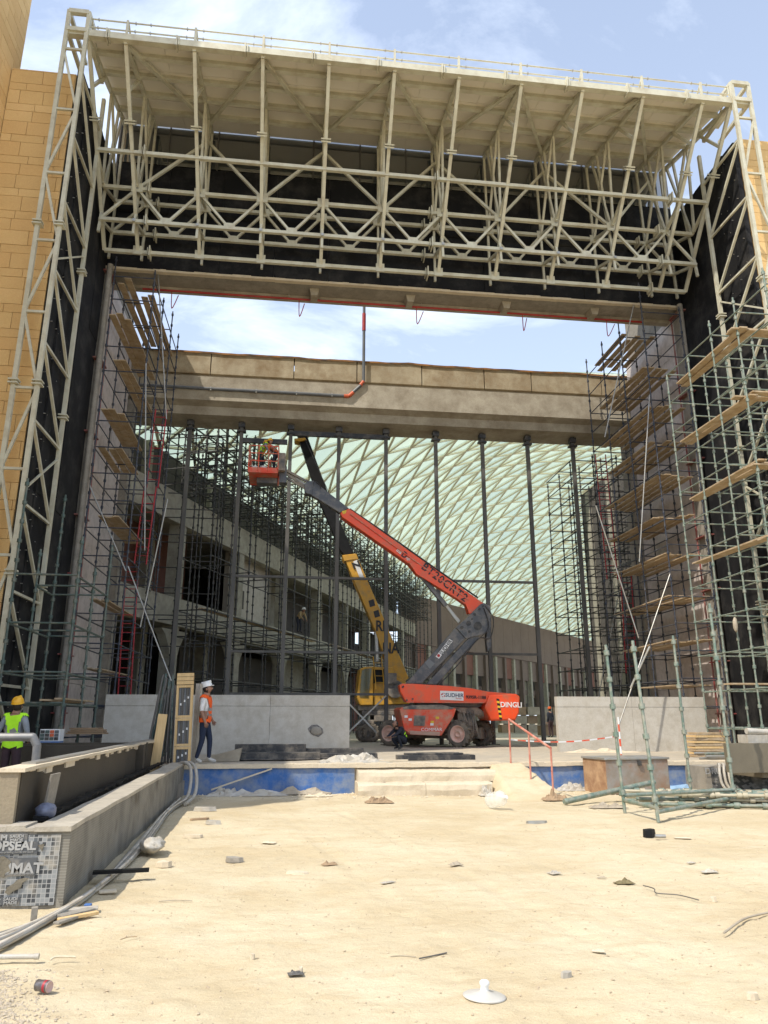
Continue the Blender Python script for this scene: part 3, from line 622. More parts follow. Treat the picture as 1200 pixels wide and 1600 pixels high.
o = build('glass_panes', rest, M_pane, gs); o['kind'] = 'stuff'
M_rib = mat('cream_gridshell_rib', (.92, .88, .70), (.88, .84, .66), .5, .6)
rest = MB()
for k, (e, dist) in enumerate(sorted(edges.items(), key=lambda t: t[1])):
    a, b = nd(*e[0]), nd(*e[1]); dz = Vector((0, 0, .12))
    if k < 300: p_bar('rib', gs, M_rib, a-dz, b-dz, .15, .12)
    else: rest.bar(a-dz, b-dz, .15, .12)
o = build('ribs', rest, M_rib, gs); o['kind'] = 'stuff'

# ================================================================ long arcade building on the left, turning towards the far side
def frameM(A, B_):
    A = Vector((*A, 0)); B_ = Vector((*B_, 0)); d = (B_-A).normalized(); n = Vector((d.y, -d.x, 0))   # n points to the open hall
    return Matrix(((d.x, n.x, 0, A.x), (d.y, n.y, 0, A.y), (0, 0, 1, 0), (0, 0, 0, 1))), (B_-A).length
def boxL(name, th, m, M, x0, x1, y0, y1, z0, z1):
    me = shared(('block', m.name), lambda: MB().box((0, 0, 0), (1, 1, 1)), m)
    return link(name, me, th, M @ Matrix.Translation(((x0+x1)/2, (y0+y1)/2, (z0+z1)/2)) @ Matrix.Diagonal((x1-x0, abs(y1-y0), z1-z0, 1)))
M_hall = mat('raw_frame_concrete', (.42, .40, .32), (.33, .315, .25), .5, .9, .2, 8, dust=(.24, .22, .18), dustamt=.4)
M_block = mat('grey_block_infill', (.30, .27, .22), (.24, .215, .18), 1.5, .95, .2, 9)
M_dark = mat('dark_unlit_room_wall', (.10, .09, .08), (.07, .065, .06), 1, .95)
M_terr = mat('terracotta_board', (.22, .10, .075), (.17, .08, .06), 1, .9)
ab = thing('arcade_building', 'long raw concrete arcade building running back on the left beneath the gridshell', 'building', (-5.5, 36, ZP))
MA, LA = frameM(PA, PB); bay = 6.6; nb = 8
for k in range(-1, nb):
    x0 = k*bay; x1 = x0+bay
    boxL('column', ab, M_hall, MA, x0-.3, x0+.3, -.62, -.02, ZP, 12.2)
    for z0, z1, nm in ((5.9, 7.2, 'edge_beam'), (10.8, 12.25, 'edge_beam')):
        boxL(nm, ab, M_hall, MA, x0+.004, x1-.004, -.45, .05, z0, z1)
    for z0 in (6.6, 11.6): boxL('floor_slab', ab, M_hall, MA, x0, x1, -7.5, -.46, z0, z0+.3)
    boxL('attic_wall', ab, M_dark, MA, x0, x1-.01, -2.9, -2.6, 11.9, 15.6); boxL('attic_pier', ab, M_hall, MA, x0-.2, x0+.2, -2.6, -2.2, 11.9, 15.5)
    for z0, z1 in ((ZP, 6.6), (6.9, 11.6)):
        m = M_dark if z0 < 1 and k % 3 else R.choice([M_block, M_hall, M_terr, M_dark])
        if k == 1 and z0 > 5: boxL('infill_wall', ab, M_barr, MA, x0+.4, x1-.1, -1.3, -1.0, z0, z1-.5); boxL('wall_opening', ab, M_dark, MA, x0+1.5, x0+2.5, -1.0, -.98, 8.0, 9.1); continue  # sun patch put into this bay's colour as paler render; hole is a dark panel
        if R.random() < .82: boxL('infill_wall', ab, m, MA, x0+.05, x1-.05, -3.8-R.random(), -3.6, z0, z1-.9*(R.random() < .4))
        if R.random() < .5: boxL('pier', ab, M_hall, MA, x0+1.7, x0+2.3, -3.6, -3.0, z0, z1)
    for sgn in (-1, 1):
        b_ = MB(); b_.prism([(0, 0), (.9, 0), (.55, -.25), (.2, -.75), (0, -1.3)], -.5, -.05); 
        build('haunch', b_, M_hall, ab, MA @ Matrix.Translation((x0 if sgn > 0 else x1, 0, 5.7)) @ Matrix.Diagonal((sgn, 1, 1, 1)) @ Matrix.Translation((.3, 0, 0)))
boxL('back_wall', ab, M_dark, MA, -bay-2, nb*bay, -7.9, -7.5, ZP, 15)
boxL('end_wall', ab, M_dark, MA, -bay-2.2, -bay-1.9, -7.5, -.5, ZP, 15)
fb = thing('far_building', 'brown panelled building closing the hall far behind the red boom lift', 'building', (30, 102, ZP))
MF, LF = frameM(PB, PC); M_clad = mat('brown_cladding_panel', (.185, .14, .115), (.155, .115, .095), .4, .85)
M_cladp = mat('pale_olive_panel', (.24, .23, .165), (.19, .18, .13), .4, .85); w = 3.0
for k in range(-1, 36):
    x0 = k*w; boxL('cladding_panel', fb, M_clad, MF, x0+.02, x0+w-.02, -.3, 0, 10.1, 15.6)
    boxL('cladding_panel', fb, M_clad if k % 4 else M_terr, MF, x0+.02, x0+w-.02, -.5, -.2, 7.2, 10.12)
    if k % 2 == 0: boxL('pale_panel', fb, M_cladp, MF, x0+.4, x0+w-.3, -.9, -.6, 4.0, 8.6)
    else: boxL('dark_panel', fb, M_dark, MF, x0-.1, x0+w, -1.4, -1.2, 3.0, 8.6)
    boxL('column', fb, M_hall if k % 2 else M_clad, MF, x0-.28, x0+.28, -.5, .15, ZP, 10)
    boxL('beam', fb, M_clad, MF, x0, x0+w, -6, -.52, 5.2, 5.9)
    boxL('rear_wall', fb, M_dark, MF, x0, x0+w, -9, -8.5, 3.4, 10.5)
sw = thing('side_wall', 'dull concrete side wall of the hall behind the right pier', 'wall', (17.8, 38, ZP)); b_ = MB(); b_.bx(17.7, 18.2, 31, 42.5, ZP, 15.2); build('wall_body', b_, M_dark, sw)
for k in range(4): p_bx('pilaster', sw, M_hall, 17.55, 17.7, 32+3*k, 32.5+3*k, ZP, 15)
# rubble and pallets low in front of the far building
for (px, py, Y, w_, h_, lb) in ((845, 1108, 60, 7, 2.1, 'stacked brown block pallets far away between post and barrier'), (868, 1112, 48, 2.2, 2.0, 'dark stack of boards leaning beside the sunlit barrier far away')):
    p = at(px, py, Y); t_ = thing('pallet_stack', lb, 'pallets', (p.x, Y, ZP))
    n = int(w_/1.1)
    for i in range(n):
        for j in range(2 if h_ < 2.05 else 3): p_box('block_bundle', t_, M_sack if (i+j) % 3 else M_cardb, (p.x-w_/2+1.1*i+.5, Y+R.uniform(-.15, .15), ZP+.36+.68*j), (1.0, 1.0, .62), R.uniform(-.06, .06))
# ================================================================ steel post screen under the beam
sc = thing('steel_post_screen', 'row of slender dark steel posts with cross rails standing below the concrete beam', 'steel frame', (4, 32, ZP))
PXs = [-4.93, -2.64, -.40, 1.82, 4.02, 6.38, 8.63, 10.85, 13.1]
for x in PXs:
    p_bx('post', sc, M_steel, x-.08, x+.08, 31.92, 32.08, ZP+.02, 14.78); p_bx('base_plate', sc, M_steelb, x-.22, x+.22, 31.8, 32.2, ZP, ZP+.03)
    b_ = MB(); b_.bx(x-.2, x+.2, 31.86, 32.14, 14.28, 14.36); b_.bx(x-.15, x+.15, 31.84, 32.16, 14.5, 14.72); build('head_bracket', b_, M_steelb, sc)
for z, a, b in ((7.62, -2.64, 4.02), (7.62, 6.9, 10.85), (4.4, -2.64, 4.02), (4.4, 6.38, 10.85), (2.66, -2.64, 4.02), (14.35, -.40, 4.02), (13.9, -2.64, -.55)):
    h = .1 if z < 13 else .22
    p_bx('rail', sc, M_steel if z < 13 else M_steelb, a, b, 31.93, 32.07, z-h/2, z+h/2)
for a, b in (((2.3, 1.0), (4.0, 2.6)), ((2.2, 2.5), (3.6, 1.1))): p_bar('cross_brace', sc, M_galv, (a[0], 31.85, a[1]), (b[0], 31.85, b[1]), .06)

# ================================================================ scaffolds
def std_mesh(h, r, m):
    def f():
        b_ = MB(); b_.cyl((0, 0, 0), (0, 0, h), r, r, 7)
        z = .35
        while z < h: b_.cyl((0, 0, z-.045), (0, 0, z+.045), r*1.85, r*1.85, 7); z += .5
        return b_
    return shared(('standard', round(h, 1), r, m.name), f, m)
def scaffold(name, label, cat, m, org, rz, xs, ys, lifts, top, r=.026, base=ZP, planks=(), omit=.12, seed=1, lean=.004, braces=(), long_=False, group=None, midrail=False, cutx=None):
    q = random.Random(seed); M0 = Matrix.Translation(Vector((org[0], org[1], 0))) @ Matrix.Rotation(rz, 4, 'Z')
    th = thing(name, label, cat, (org[0], org[1], base), rz, group)
    for i, x in enumerate(xs):
        for j, y in enumerate(ys):
            h = (top[i][j] if isinstance(top, list) else top)-base+q.choice([0, 0, .3, -.4, .6])
            if h <= .2: continue
            h = round(h*2)/2
            link('standard', std_mesh(h, r, m), th, M0 @ Matrix.Translation((x, y, base)) @ Matrix.Rotation(q.uniform(-lean, lean), 4, 'Y') @ Matrix.Rotation(q.uniform(-lean, lean), 4, 'X'))
    rr = r*.86
    for z in lifts:
        def seg(p, q_): p_tube('ledger', th, m, M0 @ Vector(p), M0 @ Vector(q_), rr, 6)
        for j, y in enumerate(ys):
            if long_:
                zz = z+q.uniform(-.03, .03); seg((xs[0], y, zz), (xs[-1], y, zz)); continue
            for a, b in zip(xs[:-1], xs[1:]):
                if q.random() > omit: seg((a, y, z+q.uniform(-.01, .01)), (b, y, z))
        for i, x in enumerate(xs):
            for a, b in zip(ys[:-1], ys[1:]):
                if q.random() > omit*(1 if not long_ else .5): seg((x, a, z-.03), (x, b, z-.03+q.uniform(-.015, .015)))
    for (z, x0, x1, y0, y1, n, along) in planks:     # n boards side by side
        for k in range(n):
            if along == 'y':
                wx = (x1-x0)/n; xx = x0+wx*(k+.5); c = (xx, (y0+y1)/2+q.uniform(-.25, .25), z+q.choice([0, 0, .04])); sz = (min(.23, wx-.012), y1-y0, .04)
            else:
                wy = (y1-y0)/n; yy = y0+wy*(k+.5); c = ((x0+x1)/2+q.uniform(-.2, .2), yy, z+q.choice([0, 0, .04])); sz = (x1-x0, min(.23, wy-.012), .04)
            me = shared(('plank', M_wood.name), lambda: MB().box((0, 0, 0), (1, 1, 1)), M_wood)
            link('plank', me, th, M0 @ Matrix.Translation(c) @ Matrix.Rotation(q.uniform(-.025, .025), 4, 'Z') @ Matrix.Rotation(q.uniform(-.008, .008), 4, 'X') @ Matrix.Diagonal((*sz, 1)))
    for a, b in braces: p_tube('brace', th, M_galv, a, b, .024, 7)
    return th
L1 = [1.1+.95*i for i in range(18)]
scaffold('scaffold_tower', 'tall navy scaffold against the plastered jamb of the left pier', 'scaffold', M_navy, (0, 0), 0, [-6.95, -5.5], [24.6, 26.4, 28.3, 30.1], L1, 18.1, seed=3, omit=.10,
         planks=[(17.3, -6.9, -6.35, 25.0, 30.2, 2, 'y'), (16.9, -6.1, -5.6, 25.2, 30.0, 2, 'y'), (15.6, -6.9, -6.2, 24.6, 29.6, 3, 'y'), (14.0, -6.7, -6.2, 24.7, 29.7, 2, 'y'), (12.0, -6.9, -6.2, 24.8, 28.6, 3, 'y'), (10.6, -6.9, -6.0, 24.8, 27.6, 3, 'y'), (8.2, -6.6, -5.9, 24.7, 28.6, 3, 'y'), (5.4, -6.6, -6.0, 24.8, 28.8, 2, 'y'), (3.2, -6.7, -6.0, 24.8, 28.8, 2, 'y')],
         braces=[(at(247, 424, 25.2), at(260, 655, 25.6)), (at(228, 568, 24.4), at(226, 860, 24.5)), (at(200, 885, 23.6), at(268, 1065, 23.2)), (at(262, 780, 24.2), at(219, 980, 24.2)), (Vector((-6.95, 24.56, 9.2)), Vector((-5.5, 24.56, 6.3)))])
scaffold('scaffold_tower', 'tall navy scaffold with wide plank decks against the plastered jamb of the right pier', 'scaffold', M_navy, (0, 0), 0, [13.4, 14.95], [24.6, 26.6, 28.6, 30.3], L1, 18.2, seed=5, omit=.10,
         planks=[(z, 13.35, 14.95, 24.7+a, 29.6-b, 5, 'y') for z, a, b in ((17.3, 2.0, 0), (15.1, .4, .4), (13.3, .3, .2), (11.9, .5, .6), (10.5, .1, 0), (9.0, .6, .4), (7.5, .4, .2), (5.9, 0, 0), (4.3, .2, .4), (2.8, .5, 1.6))],
         braces=[(at(990, 477, 25), at(945, 683, 25.8)), (at(1015, 617, 24.3), at(999, 878, 24.3)), (at(931, 790, 24.2), at(998, 997, 24.0)), (at(1047, 897, 23.9), at(967, 1133, 23.3))])
L2 = [1.4+1.02*i for i in range(12)]
scaffold('scaffold_tower', 'dusty pale green scaffold with plank decks in front of the right black wall', 'scaffold', M_lgreen, (0, 0), 0, [12.0, 13.3, 14.7, 16.0], [15.6, 17.0, 18.3, 19.6, 20.9], L2, 13.1, seed=8, omit=.08, r=.025,
         planks=[(z, 12.02, 12.5, 17.1, 20.7, 2, 'y') for z in (12.05, 10.1, 8.2, 6.2)]+[(z, 12.0, 15.2, 16.95, 17.45, 2, 'x') for z in (12.1, 10.15, 8.1, 6.15, 4.2)]+[(2.55, 11.9, 15.4, 19.0, 19.4, 2, 'x')],
         braces=[])
scaffold('scaffold_tower', 'low dark green scaffold at the left edge behind the worker in the yellow vest', 'scaffold', M_green, (0, 0), 0, [-6.9, -5.4], [19.0, 20.6, 22.1], [2.0, 2.72, 3.9, 5.1], [[8.2, 6.0, 7.6], [6.6, 5.2, 7.2]], seed=12, omit=.03, r=.032, planks=[(2.06, -5.9, -5.4, 19.1, 22.0, 2, 'y')])
# deep scaffolds inside the hall
scaffold('scaffold_tower', 'dense dark scaffold deep inside the hall beside the right pier under the concrete beam', 'scaffold', M_navy2, (0, 0), 0, [13.6, 14.8, 16.0, 17.2], [33.6, 35.4, 37.2], [1.2+.93*i for i in range(15)], 14.3, seed=15, omit=.05, r=.03,
         braces=[(Vector((13.6, 33.5, 1)), Vector((15.5, 33.5, 7.5))), (Vector((14.8, 33.5, 1)), Vector((16.0, 33.5, 7.5)))])
scaffold('scaffold_tower', 'dark scaffold deep inside the hall next to the left pier under the concrete beam', 'scaffold', M_navy2, (0, 0), 0, [-6.4, -4.6, -3.6], [32.9, 34.4], [1.2+1.2*i for i in range(12)], 14.0, seed=16, omit=.08, r=.03)
labs = ['dark scaffold along the nearest bays of the arcade building on the left', 'dark scaffold along the middle bays of the arcade building behind the yellow crane boom', 'dark scaffold along the farthest bays of the arcade building']
a22 = math.atan2(PB[1]-PA[1], PB[0]-PA[0])
for k in range(3):
    x0 = -1+k*17.6
    o = MA @ Vector((x0, 0, 0))
    scaffold('facade_scaffold', labs[k], 'scaffold', M_navy2, (o.x, o.y), a22, [i*2.1 for i in range(9)], [-2.1, -.4], [3.4, 5.3, 5.9, 6.5, 9.0, 12.6, 13.4, 14.2, 15.0, 15.8], 15.9, seed=20+k, r=.036, long_=True, group=None,
             planks=[(6.55, 0.2, 15.5, -1.9, -1.4, 2, 'x')])
tl = ['dark scaffold band on the roof edge of the nearest arcade bays', 'dark scaffold band on the roof edge of the middle arcade bays', 'dark scaffold band on the roof edge of the farthest arcade bays']
for k in range(3):
    o = MA @ Vector((-1+k*17.6, 0, 0))
    scaffold('roof_edge_scaffold', tl[k], 'scaffold', M_navy2, (o.x, o.y), a22, [i*1.05 for i in range(17)], [-1.5, -.3, .7], [12.7, 13.5, 14.3, 15.1, 15.9], 16.3, seed=40+k, r=.034, long_=True, base=12.3, omit=.04)
# red ladders
def ladder(p0, p1, w, label, m=M_redlad, dirx=(1, 0, 0), name='ladder', cat='ladder'):
    p0, p1 = Vector(p0), Vector(p1); th = thing(name, label, cat, p0); dx_ = Vector(dirx).normalized()*w/2; L = (p1-p0).length
    for s in (-1, 1): p_tube('rail', th, m, p0+dx_*s, p1+dx_*s, .026, 7)
    n = int(L/.30)
    for k in range(1, n): q = p0+(p1-p0)*(k/n); p_tube('rung', th, m, q-dx_, q+dx_, .016, 6)
ladder(at(194, 1086, 27), at(207, 880, 26.6), .42, 'red ladder at the foot of the left navy scaffold')
ladder(at(219, 882, 27.2), at(235, 760, 26.8), .42, 'red ladder halfway up behind the left navy scaffold')
ladder(at(238, 762, 27.4), at(252, 640, 27.2), .42, 'topmost red ladder just below the beam at the left pier')
ladder(at(987, 1052, 31.3), at(978, 900, 31.0), .5, 'red ladder low inside the hall behind the right navy scaffold')
ladder(at(957, 905, 31.4), at(938, 710, 31.1), .5, 'tall red ladder under the beam at the right pier')
# ================================================================ helpers for machines
def pp(name, th, m, pts, Y0, Y1, bevel=.015, off=(0, 0)):
    poly = []
    for x, y in pts: q = at(x+off[0], y+off[1], Y0); poly.append((q.x, q.z))
    b_ = MB(); b_.prism(poly, Y0, Y1); return build(name, b_, m, th, None, bevel)
def z8(x, y): return (400+x/3, 780+y/3)
def z4(x, y): return (520+x/3.53, 1020+y/3.53)
def ptext(name, s, px, py, Y, size, m, parent, ang=0.0, sx=1.0, bold=.0, sp=1.0):
    o = at(px, py, Y); a = rad(ang); return text(name, s, size, m, parent, planeM(o, (math.cos(a), 0, math.sin(a)), (-math.sin(a), 0, math.cos(a))), .003, sx, bold, 'CENTER', sp)
M_ink = mat('black_lettering', (.01, .01, .01), (.014, .014, .014), 1, .5)
M_blueink = mat('navy_lettering', (.02, .04, .10), (.02, .04, .10), 1, .5)
M_redink = mat('red_lettering', (.5, .02, .02), (.45, .02, .02), 1, .5)
M_yink = mat('hazard_yellow', (.75, .50, .03), (.7, .45, .03), 1, .5)
def wheel(th, c, n, r=.5, w=.36, rimm=M_rim):
    """c: centre of outer face, n: outward axle direction"""
    n = Vector(n).normalized(); M = Matrix.Translation(Vector(c)) @ n.to_track_quat('Z', 'Y').to_matrix().to_4x4()
    b_ = MB(); b_.lathe([(r*.62, -.01), (r*.80, .0), (r*.93, -.03), (r*.97, -.08), (r*.97, -w+.07), (r*.90, -w+.01), (r*.6, -w)], 28, cap=False)
    for k in range(18):
        for s, zz in ((0, -.10), (.5, -w+.10)):
            a = 2*math.pi*(k+s)/18; L = Matrix.Rotation(a, 4, 'Z') @ Matrix.Translation((r*.965, 0, zz)) @ Matrix.Rotation(.45 if s else -.45, 4, 'X')
            b_.box((0, 0, 0), (.075, .062, w*.46), L)
    t_ = build('tyre', b_, M_tyre, th, M)
    b_ = MB(); b_.lathe([(0.001, -.10), (r*.16, -.10), (r*.17, -.03), (r*.23, -.03), (r*.24, -.11), (r*.52, -.13), (r*.56, -.03), (r*.63, -.005), (r*.64, -.05)], 24, cap=False)
    for k in range(8): a = 2*math.pi*k/8; b_.cyl((r*.38*math.cos(a), r*.38*math.sin(a), -.13), (r*.38*math.cos(a), r*.38*math.sin(a), -.09), .022, .022, 6)
    build('rim', b_, rimm, t_, M)
    return t_
# ================================================================ red articulated boom lift
bl_ = thing('boom_lift', 'orange-red articulated boom lift on dusty wheels with its raised boom crossing the opening', 'boom lift', (6, 29.8, ZP))
dv_ = Vector((.77, -.64, 0)); nv = Vector((.64, .77, 0)); W1 = Vector((6.30, 28.55, ZP+.5)); W0 = W1-dv_*3.1
for c, n in ((W1, -nv), (W0, -nv), (W1+nv*2.35, nv), (W0+nv*2.35, nv)): wheel(bl_, c, n)
b_ = MB()
for c in (W1, W0): b_.cyl(c+nv*.2, c+nv*2.15, .13, .13, 12); b_.box(c+nv*.62, (.5, .3, .42), rz=math.atan2(dv_.y, dv_.x)); b_.box(c+nv*1.72, (.5, .3, .42), rz=math.atan2(dv_.y, dv_.x))
cc = (W0+W1)/2+nv*1.17; b_.box(cc+Vector((0, 0, .06)), (3.0, .95, .5), rz=math.atan2(dv_.y, dv_.x)); b_.cyl(cc, cc+Vector((0, 0, .95)), .62, .62, 24)
build('chassis', b_, M_mach, bl_, bevel=.015)
hood = [z4(*p) for p in ((368, 315), (380, 300), (430, 292), (600, 290), (682, 308), (668, 352), (600, 458), (430, 452), (394, 425))]
pp('engine_cover', bl_, M_redd, hood, 28.55, 30.3, .03)
pp('cover_top', bl_, M_mach, [z4(*p) for p in ((385, 300), (430, 288), (600, 286), (672, 302), (660, 312), (390, 312))], 28.53, 30.32, .02)
pp('vent_grille', bl_, M_mach, [z4(*p) for p in ((450, 345), (512, 347), (506, 404), (446, 402))], 28.52, 28.56, .0)
for k in range(5): p_bar('grille_bar', bl_, M_mach, at(*z4(452, 354+k*11), 28.505), at(*z4(506, 355+k*11), 28.505), .02, .015)
pp('lower_bumper', bl_, mat('dusty_pink_strip', (.52, .28, .21), (.46, .24, .18), 2, .8, dust=(.5, .4, .3), dustamt=.4), [z4(*p) for p in ((425, 430), (590, 436), (590, 458), (427, 450))], 28.5, 28.6, .01)
for a, b, m in ((395, 345, M_white), (418, 362, M_white), (568, 352, M_yink), (538, 388, M_white), (540, 375, M_yink)): pp('decal', bl_, m, [z4(a, b), z4(a+18, b), z4(a+18, b+13), z4(a, b+13)], 28.535, 28.56, 0)
ptext('lettering', 'COMMAR', *z4(545, 424), 28.545, .17, M_white, bl_, 0, 1.1)
# hydraulic block and hoses right of the cover
b_ = MB()
for x, y, w, h in ((690, 330, 90, 70), (760, 310, 100, 40), (715, 365, 50, 50)):
    p0, p1 = at(*z4(x, y), 29.0), at(*z4(x+w, y+h), 29.0); b_.bx(p0.x, p1.x, 29.0+.05*R.random(), 29.9, p1.z, p0.z)
for k in range(7):
    a = at(*z4(700+k*13, 320), 28.9); b2 = at(*z4(725+k*14+R.uniform(-12, 12), 430+R.uniform(-20, 50)), 28.8); m_ = (a+b2)/2+Vector((R.uniform(-.1, .1), -.08, -.1)); b_.tube([a, m_, b2], .022, 6)
build('hydraulic_block', b_, M_mach, bl_, bevel=.01)
pp('swivel_cover', bl_, M_mach, [z4(*p) for p in ((665, 300), (800, 300), (850, 335), (800, 345), (700, 330))], 28.9, 30.2, .03)
# turret
tur = [z4(*p) for p in ((366, 178), (382, 170), (440, 170), (640, 182), (760, 195), (860, 214), (1010, 226), (1031, 240), (1026, 330), (1008, 372), (868, 375), (834, 302), (848, 276), (640, 275), (402, 272), (372, 215))]
pp('turret', bl_, M_red, tur, 28.5, 29.0, .035); pp('turret', bl_, M_red, tur, 29.75, 30.25, .035)
pp('turret_core', bl_, M_boomg, [z4(*p) for p in ((420, 200), (840, 235), (850, 290), (800, 300), (470, 290))], 29.0, 29.75, .01)
pp('counterweight', bl_, M_red, [z4(*p) for p in ((862, 232), (1012, 226), (1034, 242), (1028, 330), (1008, 370), (872, 372), (838, 302))], 28.42, 30.33, .05)
pp('panel_edge', bl_, M_redd, [z4(*p) for p in ((406, 268), (840, 272), (840, 278), (406, 275))], 28.46, 28.52, .004)
for k in range(9):
    y = 252+k*13; pp('hazard_stripe', bl_, M_yink if k % 2 else M_ink, [z4(903+k*2.0, y), z4(918+k*2, y+3), z4(918+k*2, y+14), z4(903+k*2, y+11)], 28.405, 28.425, 0)
ptext('lettering', 'DINGLI', *z4(984, 288), 28.41, .27, M_white, bl_, -1, .98, .005)
pl1 = pp('name_plate', bl_, M_white, [z4(592, 209), z4(721, 214), z4(721, 264), z4(592, 259)], 28.475, 28.505, .0)
ptext('lettering', 'SUDHIR', *z4(671, 235), 28.47, .20, M_blueink, pl1, -1.5, 1.02, .003)
ptext('lettering', 'Rentals', *z4(695, 252), 28.47, .08, M_redink, pl1, -1.5, 1.0)
b_ = MB(); o_ = at(*z4(609, 233), 28.47); b_.cyl(o_, o_+Vector((0, .01, 0)), .082, .082, 20); build('emblem', b_, M_redink, pl1)
b_ = MB(); o_ = at(*z4(609, 233), 28.466); b_.add([(o_.x-.09, o_.y, o_.z-.02), (o_.x+.07, o_.y, o_.z+.05), (o_.x+.09, o_.y, o_.z+.01), (o_.x-.05, o_.y, o_.z-.06)], [(0, 3, 2, 1)]); b_.add([(o_.x-.02, o_.y-.002, o_.z+.08), (o_.x+.01, o_.y-.002, o_.z+.08), (o_.x+.03, o_.y-.002, o_.z-.09), (o_.x, o_.y-.002, o_.z-.09)], [(0, 3, 2, 1)]); build('emblem_mark', b_, M_white, pl1)
ptext('lettering', '9395R-1188', *z4(790, 246), 28.47, .16, M_ink, bl_, -1.5, 1.0, .004)
for a in ((385, 190), (388, 186), (440, 255), (408, 262), (812, 196)): 
    o_ = at(*z4(*a), 28.5); b_ = MB(); b_.cyl(o_+Vector((0, -.03, 0)), o_, .035, .035, 10); build('pivot_bolt', b_, M_steelb, bl_)
# grey lower arms
pp('lower_arm', bl_, M_boomg, [z8(*p) for p in ((703, 864), (775, 866), (985, 650), (940, 600))], 29.08, 29.28, .02); pp('lower_arm', bl_, M_boomg, [z8(*p) for p in ((703, 864), (775, 866), (985, 650), (940, 600))], 29.5, 29.7, .02)
pp('lower_link', bl_, M_boomg, [z8(*p) for p in ((798, 868), (848, 868), (1052, 640), (1018, 628))], 29.1, 29.3, .02); pp('lower_link', bl_, M_boomg, [z8(*p) for p in ((798, 868), (848, 868), (1052, 640), (1018, 628))], 29.48, 29.68, .02)
pp('arm_cylinder', bl_, M_mach, [z8(*p) for p in ((790, 832), (812, 845), (968, 668), (950, 655))], 29.32, 29.44, .02)
pp('arm_knuckle', bl_, M_boomg, [z8(*p) for p in ((938, 602), (985, 560), (1050, 494), (1068, 486), (1100, 500), (1102, 598), (1088, 622), (1045, 640), (1012, 646), (985, 655))], 29.02, 29.14, .015)
pp('arm_knuckle', bl_, M_boomg, [z8(*p) for p in ((938, 602), (985, 560), (1050, 494), (1068, 486), (1100, 500), (1102, 598), (1088, 622), (1045, 640), (1012, 646), (985, 655))], 29.62, 29.74, .015)
pp('knuckle_plate', bl_, M_boomg, [z8(*p) for p in ((1058, 520), (1100, 505), (1102, 690), (1086, 716), (1080, 660), (1085, 560))], 29.2, 29.5, .01)
for (x, y, r_) in ((1040, 594, .17), (996, 582, .10), (965, 602, .07), (1026, 540, .06), (1048, 515, .05), (1066, 500, .04), (1012, 562, .04), (1000, 620, .05)):
    o_ = at(*z8(x, y), 29.0); b_ = MB(); b_.cyl(o_, o_+Vector((0, .05, 0)), r_, r_, 18); build('pin', b_, M_steelb, bl_)
pl2 = pp('name_plate', bl_, M_white, [z8(842, 738), z8(906, 655), z8(923, 665), z8(858, 748)], 29.06, 29.085, 0)
ptext('lettering', 'SUDHIR', *z8(890, 694), 29.055, .20, M_ink, pl2, 51.5, 1.0, .003)
b_ = MB(); o_ = at(*z8(856, 733), 29.055); b_.cyl(o_, o_+Vector((0, .01, 0)), .06, .06, 16); build('emblem', b_, M_redink, pl2)
pp('pale_patch', bl_, mat('pale_grey_patch', (.16, .17, .18), (.19, .2, .2), 2, .6), [z8(790, 764), (z8(812, 750)), z8(838, 770), z8(815, 795)], 29.065, 29.09, 0)
# upper boom
pp('upper_boom', bl_, M_red, [z8(*p) for p in ((394, 64), (436, 42), (1062, 484), (1098, 500), (1000, 536), (984, 492), (945, 465), (752, 348), (716, 302), (404, 84))], 29.16, 29.60, .03)
pp('boom_side_plate', bl_, M_red, [z8(*p) for p in ((716, 296), (800, 310), (1058, 482), (1096, 500), (1000, 538), (984, 494), (945, 467), (752, 350))], 29.12, 29.17, .01)
pp('boom_rib', bl_, M_redd, [z8(*p) for p in ((440, 70), (443, 66), (1000, 470), (996, 474))], 29.10, 29.17, .003)
ptext('lettering', 'BT20CRT2', *z8(884, 390), 29.105, .46, M_ink, bl_, -37.3, .98, .006, 1.12)
ptext('lettering', 'D', *z8(696, 262), 29.145, .34, M_ink, bl_, -35, .9, .012); ptext('lettering', 'ma', *z8(671, 244), 29.145, .22, M_white, bl_, -35, .9, .004); ptext('lettering', 'ngli', *z8(713, 279), 29.145, .15, M_white, bl_, -35, .9, .002)
pp('inner_boom', bl_, M_boomg, [z8(*p) for p in ((394, 64), (436, 42), (270, -85), (243, -82), (262, -18))], 29.24, 29.54, .02)
pp('boom_flap', bl_, M_yink, [z8(*p) for p in ((402, 56), (426, 50), (420, 66), (408, 70))], 29.14, 29.18, 0)
pp('jib_head', bl_, M_boomg, [z8(*p) for p in ((225, -70), (245, -85), (272, -88), (262, -20), (230, -30))], 29.2, 29.6, .02)
def z6(x, y): return (360+x/6, 640+y/6)
for a, b in (((470, 540), (745, 690)), ((455, 605), (715, 745)), ((520, 600), (700, 720))): p_bar('jib_tube', bl_, M_mach, at(*z6(*a), 29.3), at(*z6(*b), 29.3), .09)
p_bar('jib_cylinder', bl_, M_galv, at(*z6(500, 560), 29.4), at(*z6(730, 720), 29.4), .07)
b_ = MB(); b_.tube([at(*z6(770, 690), 29.1), at(*z6(800, 678), 29.1), at(*z6(840, 715), 29.1), at(*z6(850, 740), 29.15)], .02, 6); b_.tube([at(*z6(440, 470), 29.1), at(*z6(470, 480), 29.1), at(*z6(465, 530), 29.1)], .02, 6); build('hose', b_, M_steelb, bl_)
pp('lift_cylinder', bl_, M_boomg, [z8(*p) for p in ((757, 350), (778, 342), (900, 492), (884, 506))], 29.3, 29.46, .03)
pp('cylinder_rod', bl_, M_galv, [z8(*p) for p in ((886, 502), (898, 494), (960, 570), (948, 584))], 29.34, 29.42, .02)
